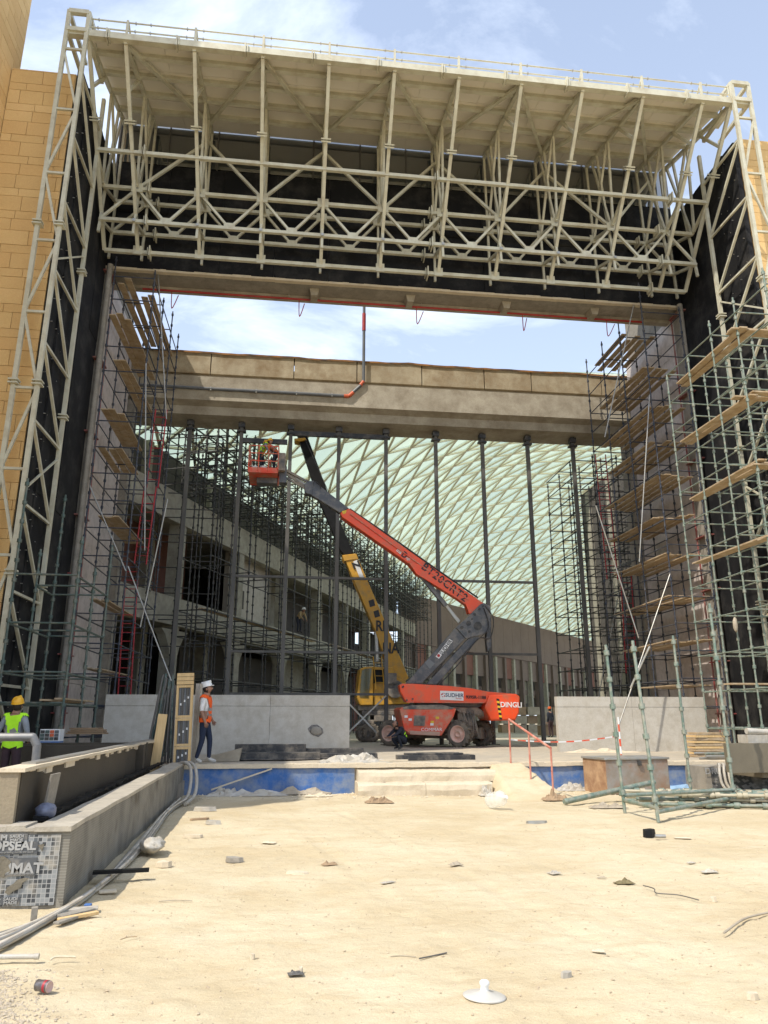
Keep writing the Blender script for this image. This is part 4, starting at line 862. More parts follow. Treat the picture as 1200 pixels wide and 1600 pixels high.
for (y0_, y1_) in ((56, 478), (60, 482)):
    b_ = MB(); b_.tube([at(*z8(440, y0_-12), 29.4), at(*z8(640, y0_+124), 29.4), at(*z8(820, y0_+252), 29.42), at(*z8(1040, y0_+404), 29.4)], .022, 6); build('boom_hose', b_, M_steelb, bl_)
b_ = MB(); b_.tube([at(*z8(1075, 500), 29.0), at(*z8(1112, 560), 28.95), at(*z8(1098, 650), 29.0), at(*z8(1040, 655), 29.0), at(*z8(960, 760), 29.0), at(*z8(850, 880), 29.0)], .024, 6); b_.tube([at(*z8(1068, 510), 28.98), at(*z8(1090, 600), 28.95), at(*z8(1030, 668), 29.0), at(*z8(930, 770), 29.0)], .018, 6); build('knuckle_hose', b_, M_steelb, bl_)
# basket
bk = Vector((at(388, 737, 28.6).x, 28.5, at(388, 737, 28.6).z)); bw, bd = 1.18, 1.75
p_box('basket_floor', bl_, M_redd, (bk.x+bw/2, bk.y+bd/2, bk.z-.02), (bw, bd, .05))
for (a, b, c, d) in ((0, bw, 0, .03), (0, bw, bd-.03, bd), (0, .03, 0, bd), (bw-.03, bw, 0, bd)): p_bx('toe_board', bl_, M_redd, bk.x+a, bk.x+b, bk.y+c, bk.y+d, bk.z+.01, bk.z+.17)
for z in (.45, .78, 1.1):
    for a, b in (((0, 0), (bw, 0)), ((0, bd), (bw, bd)), ((0, 0), (0, bd)), ((bw, 0), (bw, bd))): p_tube('basket_rail', bl_, M_redd, bk+Vector((*a, z)), bk+Vector((*b, z)), .022, 8)
for a in [(i*bw/3, j) for i in range(4) for j in (0, bd)]+[(i, bd/2) for i in (0, bw)]: p_tube('basket_post', bl_, M_redd, bk+Vector((*a, 0)), bk+Vector((*a, 1.1)), .022, 8)
p_box('control_box', bl_, M_mach, (bk.x+bw+.12, bk.y+.5, bk.z+.55), (.32, .5, .75)); p_box('basket_support', bl_, M_boomg, (bk.x+bw*.62, bk.y+bd*.5, bk.z-.16), (bw*.7, .5, .22)); p_box('basket_mount', bl_, M_boomg, (bk.x+bw+.2, bk.y+.75, bk.z+.1), (.3, .4, .7))
for k, (dx_, dy_, m, lb) in enumerate(((.22, .35, M_white, 'left pale bucket standing in the basket of the red boom lift'), (.58, .30, M_white, 'right pale bucket standing in the basket of the red boom lift'))):
    b_ = MB(); b_.lathe([(.12, 0), (.14, .28), (.145, .3), (.125, .3), (.11, .03)], 16); solo('bucket', b_, M_white, lb, 'bucket', 'buckets in the lift basket', (bk.x+dx_, bk.y+dy_, bk.z+.01))
# ================================================================ yellow mobile crane behind
yc = thing('mobile_crane', 'dusty yellow mobile crane behind the red lift with its black tipped boom raised', 'crane', (4.5, 37, ZP))
pp('boom_base', yc, M_yelc, [z8(*p) for p in ((408, 262), (470, 256), (600, 560), (716, 838), (690, 862), (640, 850), (560, 620))], 36.7, 37.3, .03)
pp('boom_collar', yc, M_yelc, [z8(*p) for p in ((404, 262), (472, 254), (480, 280), (414, 290))], 36.66, 37.34, .02)
pp('boom_tip', yc, M_blackp, [z8(*p) for p in ((165, -392), (206, -392), (345, -10), (458, 254), (415, 262), (396, 240), (290, -10))], 36.8, 37.2, .02)
pp('jib_lug', yc, M_yelc, [z6(*p) for p in ((598, 270), (700, 262), (714, 285), (640, 298), (604, 292))], 36.7, 37.3, .02)
p_tube('hoist_rope', yc, M_steelb, at(*z6(700, 280), 36.6), at(*z8(470, 256), 36.6), .018, 6)
for (x, y, a) in ((543, 486, 0), (566, 536, 0)): pp('black_square', yc, M_ink, [z8(x-16, y-10), z8(x+8, y-18), z8(x+16, y+12), z8(x-8, y+20)], 36.67, 36.69, 0)
pp('white_decal', yc, M_white, [z8(456, 292), z8(474, 284), z8(506, 366), z8(488, 374)], 36.67, 36.69, 0)
ptext('lettering', 'Z', *z8(468, 308), 36.66, .5, M_ink, yc, -68, 1.1, .02)
ptext('lettering', 'RE', *z8(590, 596), 36.66, .72, M_ink, yc, 0, .8, .02); ptext('lettering', 'NA', *z8(632, 700), 36.66, .72, M_ink, yc, 0, .8, .02)
pp('boom_cylinder', yc, M_galv, [z8(*p) for p in ((556, 620), (572, 615), (576, 760), (562, 762))], 36.75, 36.95, .02)
cabp = [z4(*p) for p in ((150, 88), (175, 78), (224, 76), (222, 288), (150, 290), (132, 250))]
cb_ = pp('cab', yc, M_yelc, cabp, 36.3, 37.7, .03)
pp('cab_window', cb_, M_cab, [z4(*p) for p in ((160, 98), (180, 88), (214, 86), (196, 248), (148, 244))], 36.27, 36.31, .0)
pp('upper_body', yc, M_yelc, [z4(*p) for p in ((224, 78), (330, 80), (345, 130), (420, 170), (425, 280), (225, 290))], 36.4, 38.2, .03)
pp('dark_window', yc, M_blackp, [z4(*p) for p in ((222, 92), (300, 90), (300, 165), (222, 168))], 36.36, 36.42, 0)
ladder(at(*z4(262, 200), 36.2), at(*z4(245, 20), 36.2), .4, 'yellow ladder-like hook frame beside the crane cab', M_yelc, name='hook_block', cat='crane hook')
b_ = MB()
for (x0, y0, x1, y1) in ((140, 285, 420, 318), (160, 318, 400, 345), (230, 345, 330, 380), (140, 370, 230, 415)):
    p0, p1 = at(*z4(x0, y0), 36.4), at(*z4(x1, y1), 36.4); b_.bx(p0.x, p1.x, 36.5, 38.4, p1.z, p0.z)
build('carrier', b_, M_mach, yc, bevel=.03)
for x in (178, 214): 
    p = at(*z4(x, 420), 36.3); wheel(yc, (p.x, 36.3, ZP+.42), (0, -1, 0), .42, .35, M_mach)
p = at(*z4(330, 420), 36.3); wheel(yc, (p.x, 36.3, ZP+.42), (0, -1, 0), .42, .35, M_mach)
b_ = MB(); o_ = at(*z4(345, 200), 36.2); b_.cyl(o_, o_+Vector((0, 1.2, 0)), .42, .42, 16); b_.box(o_+Vector((-.2, .2, .5)), (.5, .6, .5)); build('winch', b_, M_mach, yc)
# ================================================================ people
def seg_d(p, a, b):
    ab_ = b-a; t = max(0, min(1, (p-a).dot(ab_)/max(1e-9, ab_.length_squared))); return (p-(a+ab_*t)).length
def person(label, loc, yaw, J=None, shirt=None, trousers=None, vest=None, stripe=None, helmet=None, sleeves='short', shoes=None, head_yaw=0, head_pitch=0, scale=1.0, face=True, group=None):
    D = dict(pelvis=(0, 0, .95), spine=(0, -.01, 1.12), chest=(0, 0, 1.30), neck=(0, .0, 1.46), head=(0, -.02, 1.56),
             shL=(.165, .01, 1.41), elL=(.215, .04, 1.13), wrL=(.225, -.04, .89), haL=(.225, -.07, .82),
             shR=(-.165, .01, 1.41), elR=(-.215, .04, 1.13), wrR=(-.225, -.04, .89), haR=(-.225, -.07, .82),
             hiL=(.09, 0, .90), knL=(.10, -.02, .50), anL=(.10, .02, .10), toL=(.115, -.14, .045),
             hiR=(-.09, 0, .90), knR=(-.10, -.02, .50), anR=(-.10, .02, .10), toR=(-.115, -.14, .045))
    if J: D.update(J)
    rad_ = dict(pelvis=(.145, .11), spine=(.135, .105), chest=(.15, .115), neck=(.055, .055), head=(.05, .05), shL=(.075, .075), elL=(.046, .046), wrL=(.03, .03), haL=(.036, .022), hiL=(.095, .095), knL=(.066, .066), anL=(.045, .045), toL=(.042, .032))
    names = list(D); idx = {n: i for i, n in enumerate(names)}
    ed = [('pelvis', 'spine'), ('spine', 'chest'), ('chest', 'neck'), ('neck', 'head')]
    for s in 'LR': ed += [('chest', 'sh'+s), ('sh'+s, 'el'+s), ('el'+s, 'wr'+s), ('wr'+s, 'ha'+s), ('pelvis', 'hi'+s), ('hi'+s, 'kn'+s), ('kn'+s, 'an'+s), ('an'+s, 'to'+s)]
    me = bpy.data.meshes.new('tmp'); me.from_pydata([D[n] for n in names], [(idx[a], idx[b]) for a, b in ed], [])
    ob = bpy.data.objects.new('tmp', me); COL.objects.link(ob); sk = ob.modifiers.new('s', 'SKIN'); sk.use_smooth_shade = True
    for n in names:
        v = me.skin_vertices[0].data[idx[n]]; k = n if n in rad_ else n[:-1]+'L'; v.radius = rad_[k]; v.use_root = (n == 'pelvis')
    su = ob.modifiers.new('u', 'SUBSURF'); su.levels = 2; su.render_levels = 2
    dg = bpy.context.evaluated_depsgraph_get(); bm_ = bpy.data.meshes.new_from_object(ob.evaluated_get(dg)); COL.objects.unlink(ob); bpy.data.objects.remove(ob)
    P_ = {n: Vector(D[n]) for n in names}
    b_ = MB(); verts = [v.co.copy() for v in bm_.vertices]; nor = [v.normal.copy() for v in bm_.vertices]
    b_.v = list(verts); vest_f = []
    for p in bm_.polygons:
        c = Vector(p.center); best = min(ed, key=lambda e: seg_d(c, P_[e[0]], P_[e[1]])); e0, e1 = best
        if 'head' in e1 or (e1 == 'neck' and c.z > P_['neck'].z-.03) or 'ha' == e1[:2]: mi = 0
        elif e1[:2] == 'wr': mi = 0 if sleeves == 'short' else 1
        elif e1[:2] == 'el': mi = 1
        elif e1[:2] == 'to' or (e1[:2] == 'an' and (c-P_[e1]).length < .05): mi = 3
        elif e1[:2] in ('hi', 'kn', 'an'): mi = 2
        elif e0 == 'pelvis' and (c-P_['pelvis']).dot(P_['spine']-P_['pelvis']) < 0: mi = 2
        else: mi = 1
        b_.f.append(list(p.vertices)); b_.mi.append(mi); b_.sm.append(True)
        if e1 in ('spine', 'chest', 'neck', 'shL', 'shR') and mi == 1 or (mi == 2 and e1[:2] == 'hi' and (c-P_['pelvis']).length < .2 and (c-P_['pelvis']).dot(P_['spine']-P_['pelvis']) > -.035): vest_f.append(list(p.vertices))
    # head
    HM = Matrix.Translation(P_['head']+Vector((0, 0, .06))) @ Matrix.Rotation(head_yaw, 4, 'Z') @ Matrix.Rotation(head_pitch, 4, 'X')
    def hv(c): return HM @ Vector(c)
    s_ = MB()
    def shape(p):
        k = 1.0
        if p.z < -.2: k *= 1-.22*(-p.z-.2)
        if p.y < -.9 and abs(p.x) < .3 and -.5 < p.z < .1: k *= 1.10
        return k
    s_.sphere((0, 0, 0), (.075, .095, .118), 18, 14, fn=shape); s_.sphere((0, -.098, -.018), (.013, .02, .026), 8, 6)
    for sx in (-1, 1): s_.sphere((sx*.076, .008, -.012), (.012, .02, .03), 8, 6)
    b_.add(s_.v, s_.f, 0, True, HM)
    s_ = MB()
    for sx in (-1, 1): s_.sphere((sx*.03, -.083, .012), (.012, .009, .007), 8, 5); s_.box((sx*.03, -.092, .032), (.03, .006, .006))
    s_.box((0, -.088, -.062), (.042, .008, .007))
    b_.add(s_.v, s_.f, 4, False, HM)
    s_ = MB(); s_.sphere((0, .018, .012), (.083, .092, .112), 16, 10); vs_ = [v for v in s_.v]
    fs_ = [f for f in s_.f if sum(vs_[i].y for i in f)/len(f) > -.01 or sum(vs_[i].z for i in f)/len(f) > .07]
    b_.add(vs_, fs_, 4, True, HM)
    # hands: palm is skinned, add five fingers
    for s in 'LR':
        w, h = P_['wr'+s], P_['ha'+s]; d = (h-w).normalized(); fwd = Vector((0, -1, 0)); fwd = (fwd-d*fwd.dot(d)).normalized() if abs(d.y) < .95 else Vector((0, 0, -1))
        cen = Vector((0, 0, h.z)); inn = d.cross(fwd)*(1 if s == 'L' else -1)
        for k, (o_, L) in enumerate(((.028, .068), (.010, .078), (-.009, .072), (-.027, .056))):
            p0 = h+fwd*o_-d*.012; p1 = p0+d*L*.5+inn*.004; p2 = p1+d*L*.42+inn*.022
            b_.cyl(p0, p1, .0095, .0085, 7, 0); b_.cyl(p1, p2, .0085, .006, 7, 0); b_.sphere(p2, .0062, 6, 4, 0)
        p0 = w+d*.035+fwd*.022; p1 = p0+d*.03+fwd*.026; p2 = p1+d*.03+fwd*.004; b_.cyl(p0, p1, .012, .010, 7, 0); b_.cyl(p1, p2, .010, .0075, 7, 0)
    M = Matrix.Translation(Vector(loc)) @ Matrix.Rotation(yaw, 4, 'Z') @ Matrix.Scale(scale, 4)
    th = thing('person', label, 'person', loc, yaw, group)
    mats = [M_skin, shirt, trousers, shoes or M_steelb, M_hair]
    build('body', b_, mats, th, M)
    if vest:
        vb = MB(); used = {}
        for f in vest_f:
            g = []
            for i in f:
                if i not in used: used[i] = len(vb.v); vb.v.append(verts[i]+nor[i]*.02)
                g.append(used[i])
            vb.f.append(g); vb.sm.append(True)
            c = sum((vb.v[i] for i in g), Vector())/len(g); ax = (P_['neck']-P_['pelvis']); t = (c-P_['pelvis']).dot(ax)/ax.length_squared
            st_ = (.16 < t < .27) or (.42 < t < .53)
            vb.mi.append(1 if st_ else 0)
        build('safety_vest', vb, [vest, stripe], th, M)
    if helmet:
        s_ = MB(); s_.lathe([(.108, .0), (.110, .03), (.098, .075), (.072, .108), (.038, .126), (.001, .131)], 22, cap=False); s_.lathe([(.100, -.004), (.118, -.006), (.115, .006), (.100, .010)], 22, cap=False)
        s_.box((0, -.118, .0), (.11, .045, .010)); s_.cyl((0, -.10, .10), (0, .10, .10), .03, .03, 8)
        HH = M @ HM @ Matrix.Translation((0, .008, .045)) @ Matrix.Diagonal((.93, 1.08, 1, 1)); hb = MB(); hb.add(s_.v, s_.f, 0, True); build('helmet', hb, helmet, th, HH)
    return th
def cloth(n, c, c2=None): return mat(n, c, c2 or tuple(v*.75 for v in c), 9, .9, .25, 25)
C_orange = cloth('fluorescent_orange_vest', (.95, .13, .015)); C_yell = cloth('fluorescent_yellow_vest', (.50, .95, .03), (.42, .85, .02)); C_gst = cloth('grey_reflective_band', (.28, .27, .25)); C_navyj = cloth('navy_jeans', (.018, .028, .06))
C_white = cloth('white_tshirt', (.75, .74, .72)); C_grysh = cloth('grey_work_shirt', (.26, .28, .30)); C_maro = cloth('dark_maroon_trousers', (.055, .03, .035)); C_dark = cloth('dark_navy_overalls', (.025, .03, .045)); C_tan = cloth('tan_work_shirt', (.40, .30, .16))
H_w = mat('white_helmet', (.80, .79, .76), (.76, .75, .72), 2, .35); H_y = mat('yellow_helmet', (.85, .45, .02), (.8, .42, .02), 2, .35)
walk = dict(knL=(.09, -.11, .51), anL=(.09, -.11, .11), toL=(.10, -.28, .05), knR=(-.09, .01, .50), anR=(-.09, .12, .11), toR=(-.10, -.02, .05), elL=(.22, .05, 1.14), wrL=(.23, -.10, .93), haL=(.23, -.13, .87), elR=(-.22, .02, 1.13), wrR=(-.23, -.08, .90), haR=(-.23, -.10, .83))
p = ag(318, 1188, ZP)
person('man in white helmet, orange vest, white T-shirt and jeans walking past the grey barrier wall', (-2.0, 18.5, ZP+.01), rad(78), walk, C_white, C_navyj, C_orange, C_gst, H_w, 'short', cloth('pale_shoes', (.55, .53, .48)), 0, rad(-14), 1.06)
sitJ = dict(elL=(.26, .06, 1.15), wrL=(.22, -.17, 1.02), haL=(.20, -.23, 1.0), elR=(-.27, .06, 1.15), wrR=(-.22, -.15, 1.0), haR=(-.2, -.21, .97))
person('worker in yellow helmet and lime vest seen from behind at the left planter', (-5.0, 14.75, .24), rad(174), sitJ, C_grysh, C_maro, C_yell, C_gst, H_y, 'long', None, 0, rad(-12), 1.0)
crouch = dict(pelvis=(0, .12, .30), spine=(0, .07, .44), chest=(0, -.06, .58), neck=(0, -.19, .68), head=(0, -.25, .75), shL=(.165, -.12, .66), shR=(-.165, -.12, .66), elL=(.2, -.33, .50), wrL=(.12, -.5, .42), haL=(.1, -.56, .40), elR=(-.2, -.33, .48), wrR=(-.12, -.5, .40), haR=(-.1, -.56, .38),
              hiL=(.09, .10, .28), hiR=(-.09, .10, .28), knL=(.17, -.28, .46), knR=(-.17, -.26, .36), anL=(.14, -.08, .10), anR=(-.14, -.02, .10), toL=(.16, -.25, .045), toR=(-.16, -.18, .045))
pc = ag(628, 1173, ZP)
person('worker in dark overalls with lime bands crouching beside the wheel of the red lift', (pc.x+.05, 26.6, ZP+.01), rad(-62), crouch, C_dark, C_dark, C_dark, C_yell, None, 'long', None, 0, rad(-25), 1.05)
bend = dict(pelvis=(0, .10, .88), spine=(0, .0, 1.02), chest=(0, -.16, 1.12), neck=(0, -.30, 1.20), head=(0, -.38, 1.24), shL=(.165, -.24, 1.17), shR=(-.165, -.24, 1.17), elL=(.21, -.34, .92), wrL=(.16, -.46, .74), haL=(.15, -.49, .68), elR=(-.21, -.36, .92), wrR=(-.16, -.5, .78), haR=(-.15, -.54, .72), hiL=(.09, .1, .84), hiR=(-.09, .1, .84))
person('worker in lime vest and yellow helmet bending over in the basket of the red lift', (bk.x+.50, bk.y+.45, bk.z+.15), rad(60), bend, C_grysh, C_dark, C_yell, C_gst, H_y, 'long', None, 0, rad(-15), .95)
person('worker in tan shirt and yellow helmet leaning at the right end of the lift basket', (bk.x+1.0, bk.y+.35, bk.z+.12), rad(-100), bend, cloth('amber_work_shirt', (.60, .33, .04)), C_dark, cloth('faded_orange_vest', (.55, .12, .04)), C_gst, H_y, 'long', None, 0, rad(-10), .95)
pw = at(468, 985, 40)
person('distant worker in tan shirt on the arcade scaffold behind the yellow boom', (pw.x, 43.6, 6.5), rad(40), bend, C_tan, C_dark, None, None, H_w, 'long', None, 0, 0, 1.0)
pw = at(866, 1100, 44)
person('small distant worker standing by the pallets beyond the sunlit barrier wall', (pw.x-.3, 44, ZP), rad(200), None, C_dark, C_maro, None, None, cloth('orange_red_helmet', (.6, .12, .03)), 'long')
# ================================================================ left planter
M_mesh = None
def meshwall_mat():
    m = bpy.data.materials.new('mesh_wrapped_wall'); m.use_nodes = True; t = m.node_tree; b = t.nodes['Principled BSDF']; b.inputs['Roughness'].default_value = .9
    g = N(t, 'ShaderNodeNewGeometry'); sp = N(t, 'ShaderNodeSeparateXYZ'); t.links.new(g.outputs['Position'], sp.inputs[0])
    # woven scrim: thin pale threads both ways over grey slurry
    def thread(src, fr, w): return mth(t, 'LESS_THAN', mth(t, 'FRACT', mth(t, 'MULTIPLY', src, fr)), w)
    th1 = thread(sp.outputs[2], 42, .35); th2 = thread(sp.outputs[1], 22, .25)
    nz = N(t, 'ShaderNodeTexNoise'); nz.inputs['Scale'].default_value = 3.0; nz.inputs['Detail'].default_value = 8; t.links.new(g.outputs['Position'], nz.inputs[0])
    r = N(t, 'ShaderNodeValToRGB'); r.color_ramp.elements[0].position = .35; r.color_ramp.elements[1].position = .65; r.color_ramp.elements[0].color = (.22, .205, .17, 1); r.color_ramp.elements[1].color = (.12, .11, .09, 1); t.links.new(nz.outputs[0], r.inputs[0])
    mx_ = N(t, 'ShaderNodeMixRGB'); mx_.inputs[2].default_value = (.36, .34, .29, 1); t.links.new(r.outputs[0], mx_.inputs[1])
    t.links.new(mth(t, 'MULTIPLY', mth(t, 'MAXIMUM', mth(t, 'MULTIPLY', th1, .7), th2), .45), mx_.inputs[0])
    r2 = N(t, 'ShaderNodeValToRGB'); r2.color_ramp.elements[0].position = .58; r2.color_ramp.elements[1].position = .66; n2 = N(t, 'ShaderNodeTexNoise'); n2.inputs['Scale'].default_value = 1.3; n2.inputs['Detail'].default_value = 6; t.links.new(g.outputs['Position'], n2.inputs[0]); t.links.new(n2.outputs[0], r2.inputs[0])
    m2 = N(t, 'ShaderNodeMixRGB'); m2.inputs[2].default_value = (.085, .07, .05, 1); t.links.new(mth(t, 'MULTIPLY', r2.outputs[0], .8), m2.inputs[0]); t.links.new(mx_.outputs[0], m2.inputs[1]); t.links.new(m2.outputs[0], b.inputs['Base Color'])
    bp = N(t, 'ShaderNodeBump'); bp.inputs['Strength'].default_value = .4; bp.inputs['Distance'].default_value = .02; t.links.new(mth(t, 'ADD', th1, nz.outputs[0]), bp.inputs['Height']); t.links.new(bp.outputs[0], b.inputs['Normal'])
    return m
M_mesh = meshwall_mat()
M_topc = mat('dusty_wall_top', (.48, .43, .34), (.40, .36, .29), 2.5, .92, .4, 22, dust=(.30, .27, .22), dustamt=.3)
def wobble(mb, amp, sc):
    for i, v in enumerate(mb.v): mb.v[i] = v+Vector((mnoise.noise(v*sc), mnoise.noise(v*sc+Vector((9, 0, 0))), mnoise.noise(v*sc+Vector((0, 9, 0)))))*amp
def gridbox(x0, x1, y0, y1, z0, z1, n, mi=0, skew=0.0):
    """box split along Y into n so it can be roughened; skew shifts x with y"""
    b_ = MB(); ys = lin(y0, y1, n); vs_ = []
    for y in ys:
        k = skew*(y-y0); vs_ += [(x0+k, y, z0), (x1+k, y, z0), (x1+k, y, z1), (x0+k, y, z1)]
    fs_ = []
    for j in range(n-1):
        a = j*4; c = a+4
        for e in range(4): fs_.append((a+e, a+(e+1) % 4, c+(e+1) % 4, c+e))
    fs_.append((3, 2, 1, 0)); fs_.append(((n-1)*4, (n-1)*4+1, (n-1)*4+2, (n-1)*4+3)); b_.add(vs_, fs_, mi); return b_
SK = -.036
pb_ = thing('low_planter', 'low mesh wrapped concrete planter base along the left with a patterned membrane end', 'planter', (-3, 7.5, 0))
b_ = gridbox(-2.25, -1.96, 7.56, 18.15, -.06, .63, 60, 0, SK); wobble(b_, .012, 2.1); build('side_wall', b_, M_mesh, pb_)
b_ = gridbox(-2.27, -1.95, 7.53, 18.18, .63, .672, 120, 0, SK); wobble(b_, .010, 1.1); build('wall_top', b_, M_topc, pb_)
b_ = MB(); b_.bx(-7.0, -2.02, 7.56, 7.86, -.06, .63); build('front_wall', b_, M_concd, pb_)
b_ = MB(); 
for i in range(30): x = -7.0+i*.166; b_.bx(x, x+.167, 7.54+R.uniform(-.015, .01), 7.88, .631, .668+R.uniform(-.012, .014))
build('front_top', b_, M_topc, pb_)
b_ = MB(); b_.bx(-7.0, -2.3, 7.9, 18.1, -.05, .30); build('soil_bed', b_, M_concd, pb_)
def membrane_mat():
    m = bpy.data.materials.new('patterned_membrane'); m.use_nodes = True; t = m.node_tree; b = t.nodes['Principled BSDF']; b.inputs['Roughness'].default_value = .6
    g = N(t, 'ShaderNodeNewGeometry'); sp = N(t, 'ShaderNodeSeparateXYZ'); t.links.new(g.outputs['Position'], sp.inputs[0])
    fr = 26.0; u = mth(t, 'MULTIPLY', sp.outputs[0], fr); v = mth(t, 'MULTIPLY', sp.outputs[2], fr)
    fu = mth(t, 'FRACT', u); fv = mth(t, 'FRACT', v)
    line = mth(t, 'MINIMUM', mth(t, 'GREATER_THAN', fu, .16), mth(t, 'GREATER_THAN', fv, .16))
    cu = N(t, 'ShaderNodeCombineXYZ'); t.links.new(mth(t, 'FLOOR', u), cu.inputs[0]); t.links.new(mth(t, 'FLOOR', v), cu.inputs[1])
    wn = N(t, 'ShaderNodeTexWhiteNoise', noise_dimensions='2D'); t.links.new(cu.outputs[0], wn.inputs[0])
    r = N(t, 'ShaderNodeValToRGB'); r.color_ramp.interpolation = 'CONSTANT'; e = r.color_ramp.elements; e[0].color = (.24, .25, .25, 1); e[1].position = .45; e[1].color = (.10, .11, .115, 1)
    e2 = r.color_ramp.elements.new(.72); e2.color = (.045, .05, .055, 1); t.links.new(wn.outputs[0], r.inputs[0])
    m1 = N(t, 'ShaderNodeMixRGB'); m1.inputs[1].default_value = (.33, .33, .32, 1); t.links.new(line, m1.inputs[0]); t.links.new(r.outputs[0], m1.inputs[2])
    nz = N(t, 'ShaderNodeTexNoise'); nz.inputs['Scale'].default_value = 5; nz.inputs['Detail'].default_value = 8; t.links.new(g.outputs['Position'], nz.inputs[0])
    r2 = N(t, 'ShaderNodeValToRGB'); r2.color_ramp.elements[0].position = .5; r2.color_ramp.elements[1].position = .75; t.links.new(nz.outputs[0], r2.inputs[0])
    m2 = N(t, 'ShaderNodeMixRGB'); m2.inputs[2].default_value = (.40, .36, .29, 1); t.links.new(r2.outputs[0], m2.inputs[0]); t.links.new(m1.outputs[0], m2.inputs[1]); t.links.new(m2.outputs[0], b.inputs['Base Color'])
    return m
M_mb = membrane_mat(); M_mbd = mat('membrane_dark_print', (.075, .08, .085), (.10, .105, .11), 3, .7, dust=(.36, .32, .26), dustamt=.2); M_mbw = mat('membrane_white_print', (.36, .36, .35), (.30, .30, .29), 5, .7); M_smear = mat('brown_slurry_smear', (.13, .115, .085), (.20, .175, .13), 6, .9, .4, 20)
sh_ = MB(); sh_.bx(-7.0, -2.03, 7.545, 7.57, .02, .60); sheet = build('membrane_sheet', sh_, M_mb, pb_)
def fpt(px, py): return at(px, py, 7.54)
def frect(nm, m, x0, y0, x1, y1, d=.006):
    a, c = fpt(x0, y0), fpt(x1, y1); b_ = MB(); b_.bx(a.x, c.x, 7.54-d, 7.546, c.z, a.z); return build(nm, b_, m, sheet)
frect('print_panel', M_mbd, -60, 1317, 58, 1334); frect('print_panel', M_mbd, -60, 1342, 55, 1368); frect('print_panel', M_mbd, -30, 1304, 42, 1318); frect('print_panel', M_mbd, 2, 1402, 30, 1413, .005)
def ftext(s, px, py, size, sx=1.0, b=.004): 
    o = fpt(px, py); return text('lettering', s, size, M_mbw, sheet, planeM((o.x, 7.531, o.z), (1, 0, 0), (0, 0, 1)), .002, sx, b)
ftext('TOPSEAL', 16, 1322, .105, 1.05); ftext('UMAT', 34, 1357, .115, 1.15); ftext('SAUDI', 27, 1306.5, .034, 1.25, .001); ftext('MADE', 26.5, 1312.5, .034, 1.25, .001); ftext('SAUDI', 17, 1404.5, .034, 1.25, .001); ftext('MADE', 16.5, 1410.5, .034, 1.25, .001)
ftext('Waterproofing membrane Saudi', 24, 1331, .024, 1.0, 0); ftext('Waterproofing membrane', 30, 1365, .024, 1.0, 0)
o_ = fpt(7, 1309); text('emblem', 'M', .06, M_mbw, sheet, planeM((o_.x, 7.531, o_.z), (1, 0, 0), (0, 0, 1)), .002, 1.2, .003)
for pts_ in (((-6, 1340), (6, 1337), (12, 1341), (18, 1346), (14, 1352), (17, 1360), (9, 1364), (6, 1371), (-6, 1368)), ((8, 1394), (12, 1386), (22, 1380), (28, 1374), (40, 1371), (46, 1372), (36, 1379), (33, 1387), (22, 1392), (14, 1398)), ((60, 1320), (70, 1318), (66, 1330))):
    poly = [(fpt(*q).x, fpt(*q).z) for q in pts_]; b_ = MB(); b_.prism(poly, 7.528, 7.5335); build('slurry_smear', b_, M_smear, pb_)
for pts_ in (((100, 1360), (125, 1310), (122, 1318), (112, 1372), (104, 1378)),):
    pass
# brown inner planter boards
pi_ = thing('planter_box', 'brown cement board planter standing on the left base with chipped pale top rim', 'planter', (-3, 7.8, .67))
b_ = gridbox(-2.68, -2.52, 7.80, 18.3, .30, 1.13, 30, 0, -.052); build('side_board', b_, M_brown, pi_)
b_ = MB(); b_.bx(-7.0, -2.53, 7.74, 7.90, .60, 1.135); build('front_board', b_, M_brownl, pi_)
b_ = MB(); b_.bx(-7.0, -2.78, 15.35, 15.55, .25, 1.14); b_.bx(-7.0, -2.9, 16.3, 16.45, .25, 1.16); build('cross_board', b_, M_brown, pi_)
b_ = gridbox(-2.71, -2.47, 7.72, 18.35, 1.13, 1.165, 130, 0, -.052); wobble(b_, .008, 1.3); build('top_rim', b_, M_pale, pi_)
b_ = gridbox(-2.70, -2.56, 8.3, 18.3, 1.165, 1.185, 40, 0, -.052); build('rim_strip', b_, M_galv, pi_)
ch = MB(); y = 8.0
while y < 18:
    w_ = R.uniform(.05, .3); h = R.uniform(.0, .075)*(1 if R.random() < .75 else 0)
    if h > .01: x = -2.515-.052*(y-7.8); ch.box((x, y+w_/2, 1.135-h/2), (.02, w_, h), rz=.052)
    y += w_
build('chipped_edge', ch, M_pale, pi_)
b_ = MB(); b_.tube([(-6.4, 9.0, 1.42), (at(50, 1163, 9.0).x, 9.0, 1.42), (at(57, 1172, 9.0).x, 9.0, 1.33), (at(56, 1205, 9.0).x, 9.0, .7)], .045, 12, smooth=False); solo('steel_pipe_rail', b_, mat('worn_grey_steel_pipe', (.17, .175, .18), (.13, .13, .135), 4, .45, metal=.2, dust=(.3, .28, .24), dustamt=.25), 'bent grey steel pipe crossing the left planter in front of the lime vest worker', 'pipe')
b_ = MB(); b_.box((0, 0, .2), (.02, .30, .42), Matrix.Rotation(rad(6), 4, 'Y')); solo('offcut_board', b_, M_concd, 'ribbed grey offcut board leaning on the brown planter side', 'board', None, (-2.44, 8.45, .66), 0)
b_ = MB(); b_.sphere((0, 0, .07), (.10, .13, .08), 12, 8, fn=lambda p: 1+.3*mnoise.noise(p*3)); solo('crumpled_bag', b_, mat('blue_grey_plastic', (.20, .22, .30), (.12, .13, .18), 12, .4), 'small crumpled blue grey plastic bag beside the ribbed offcut board', 'bag', None, (-2.38, 8.2, .66))
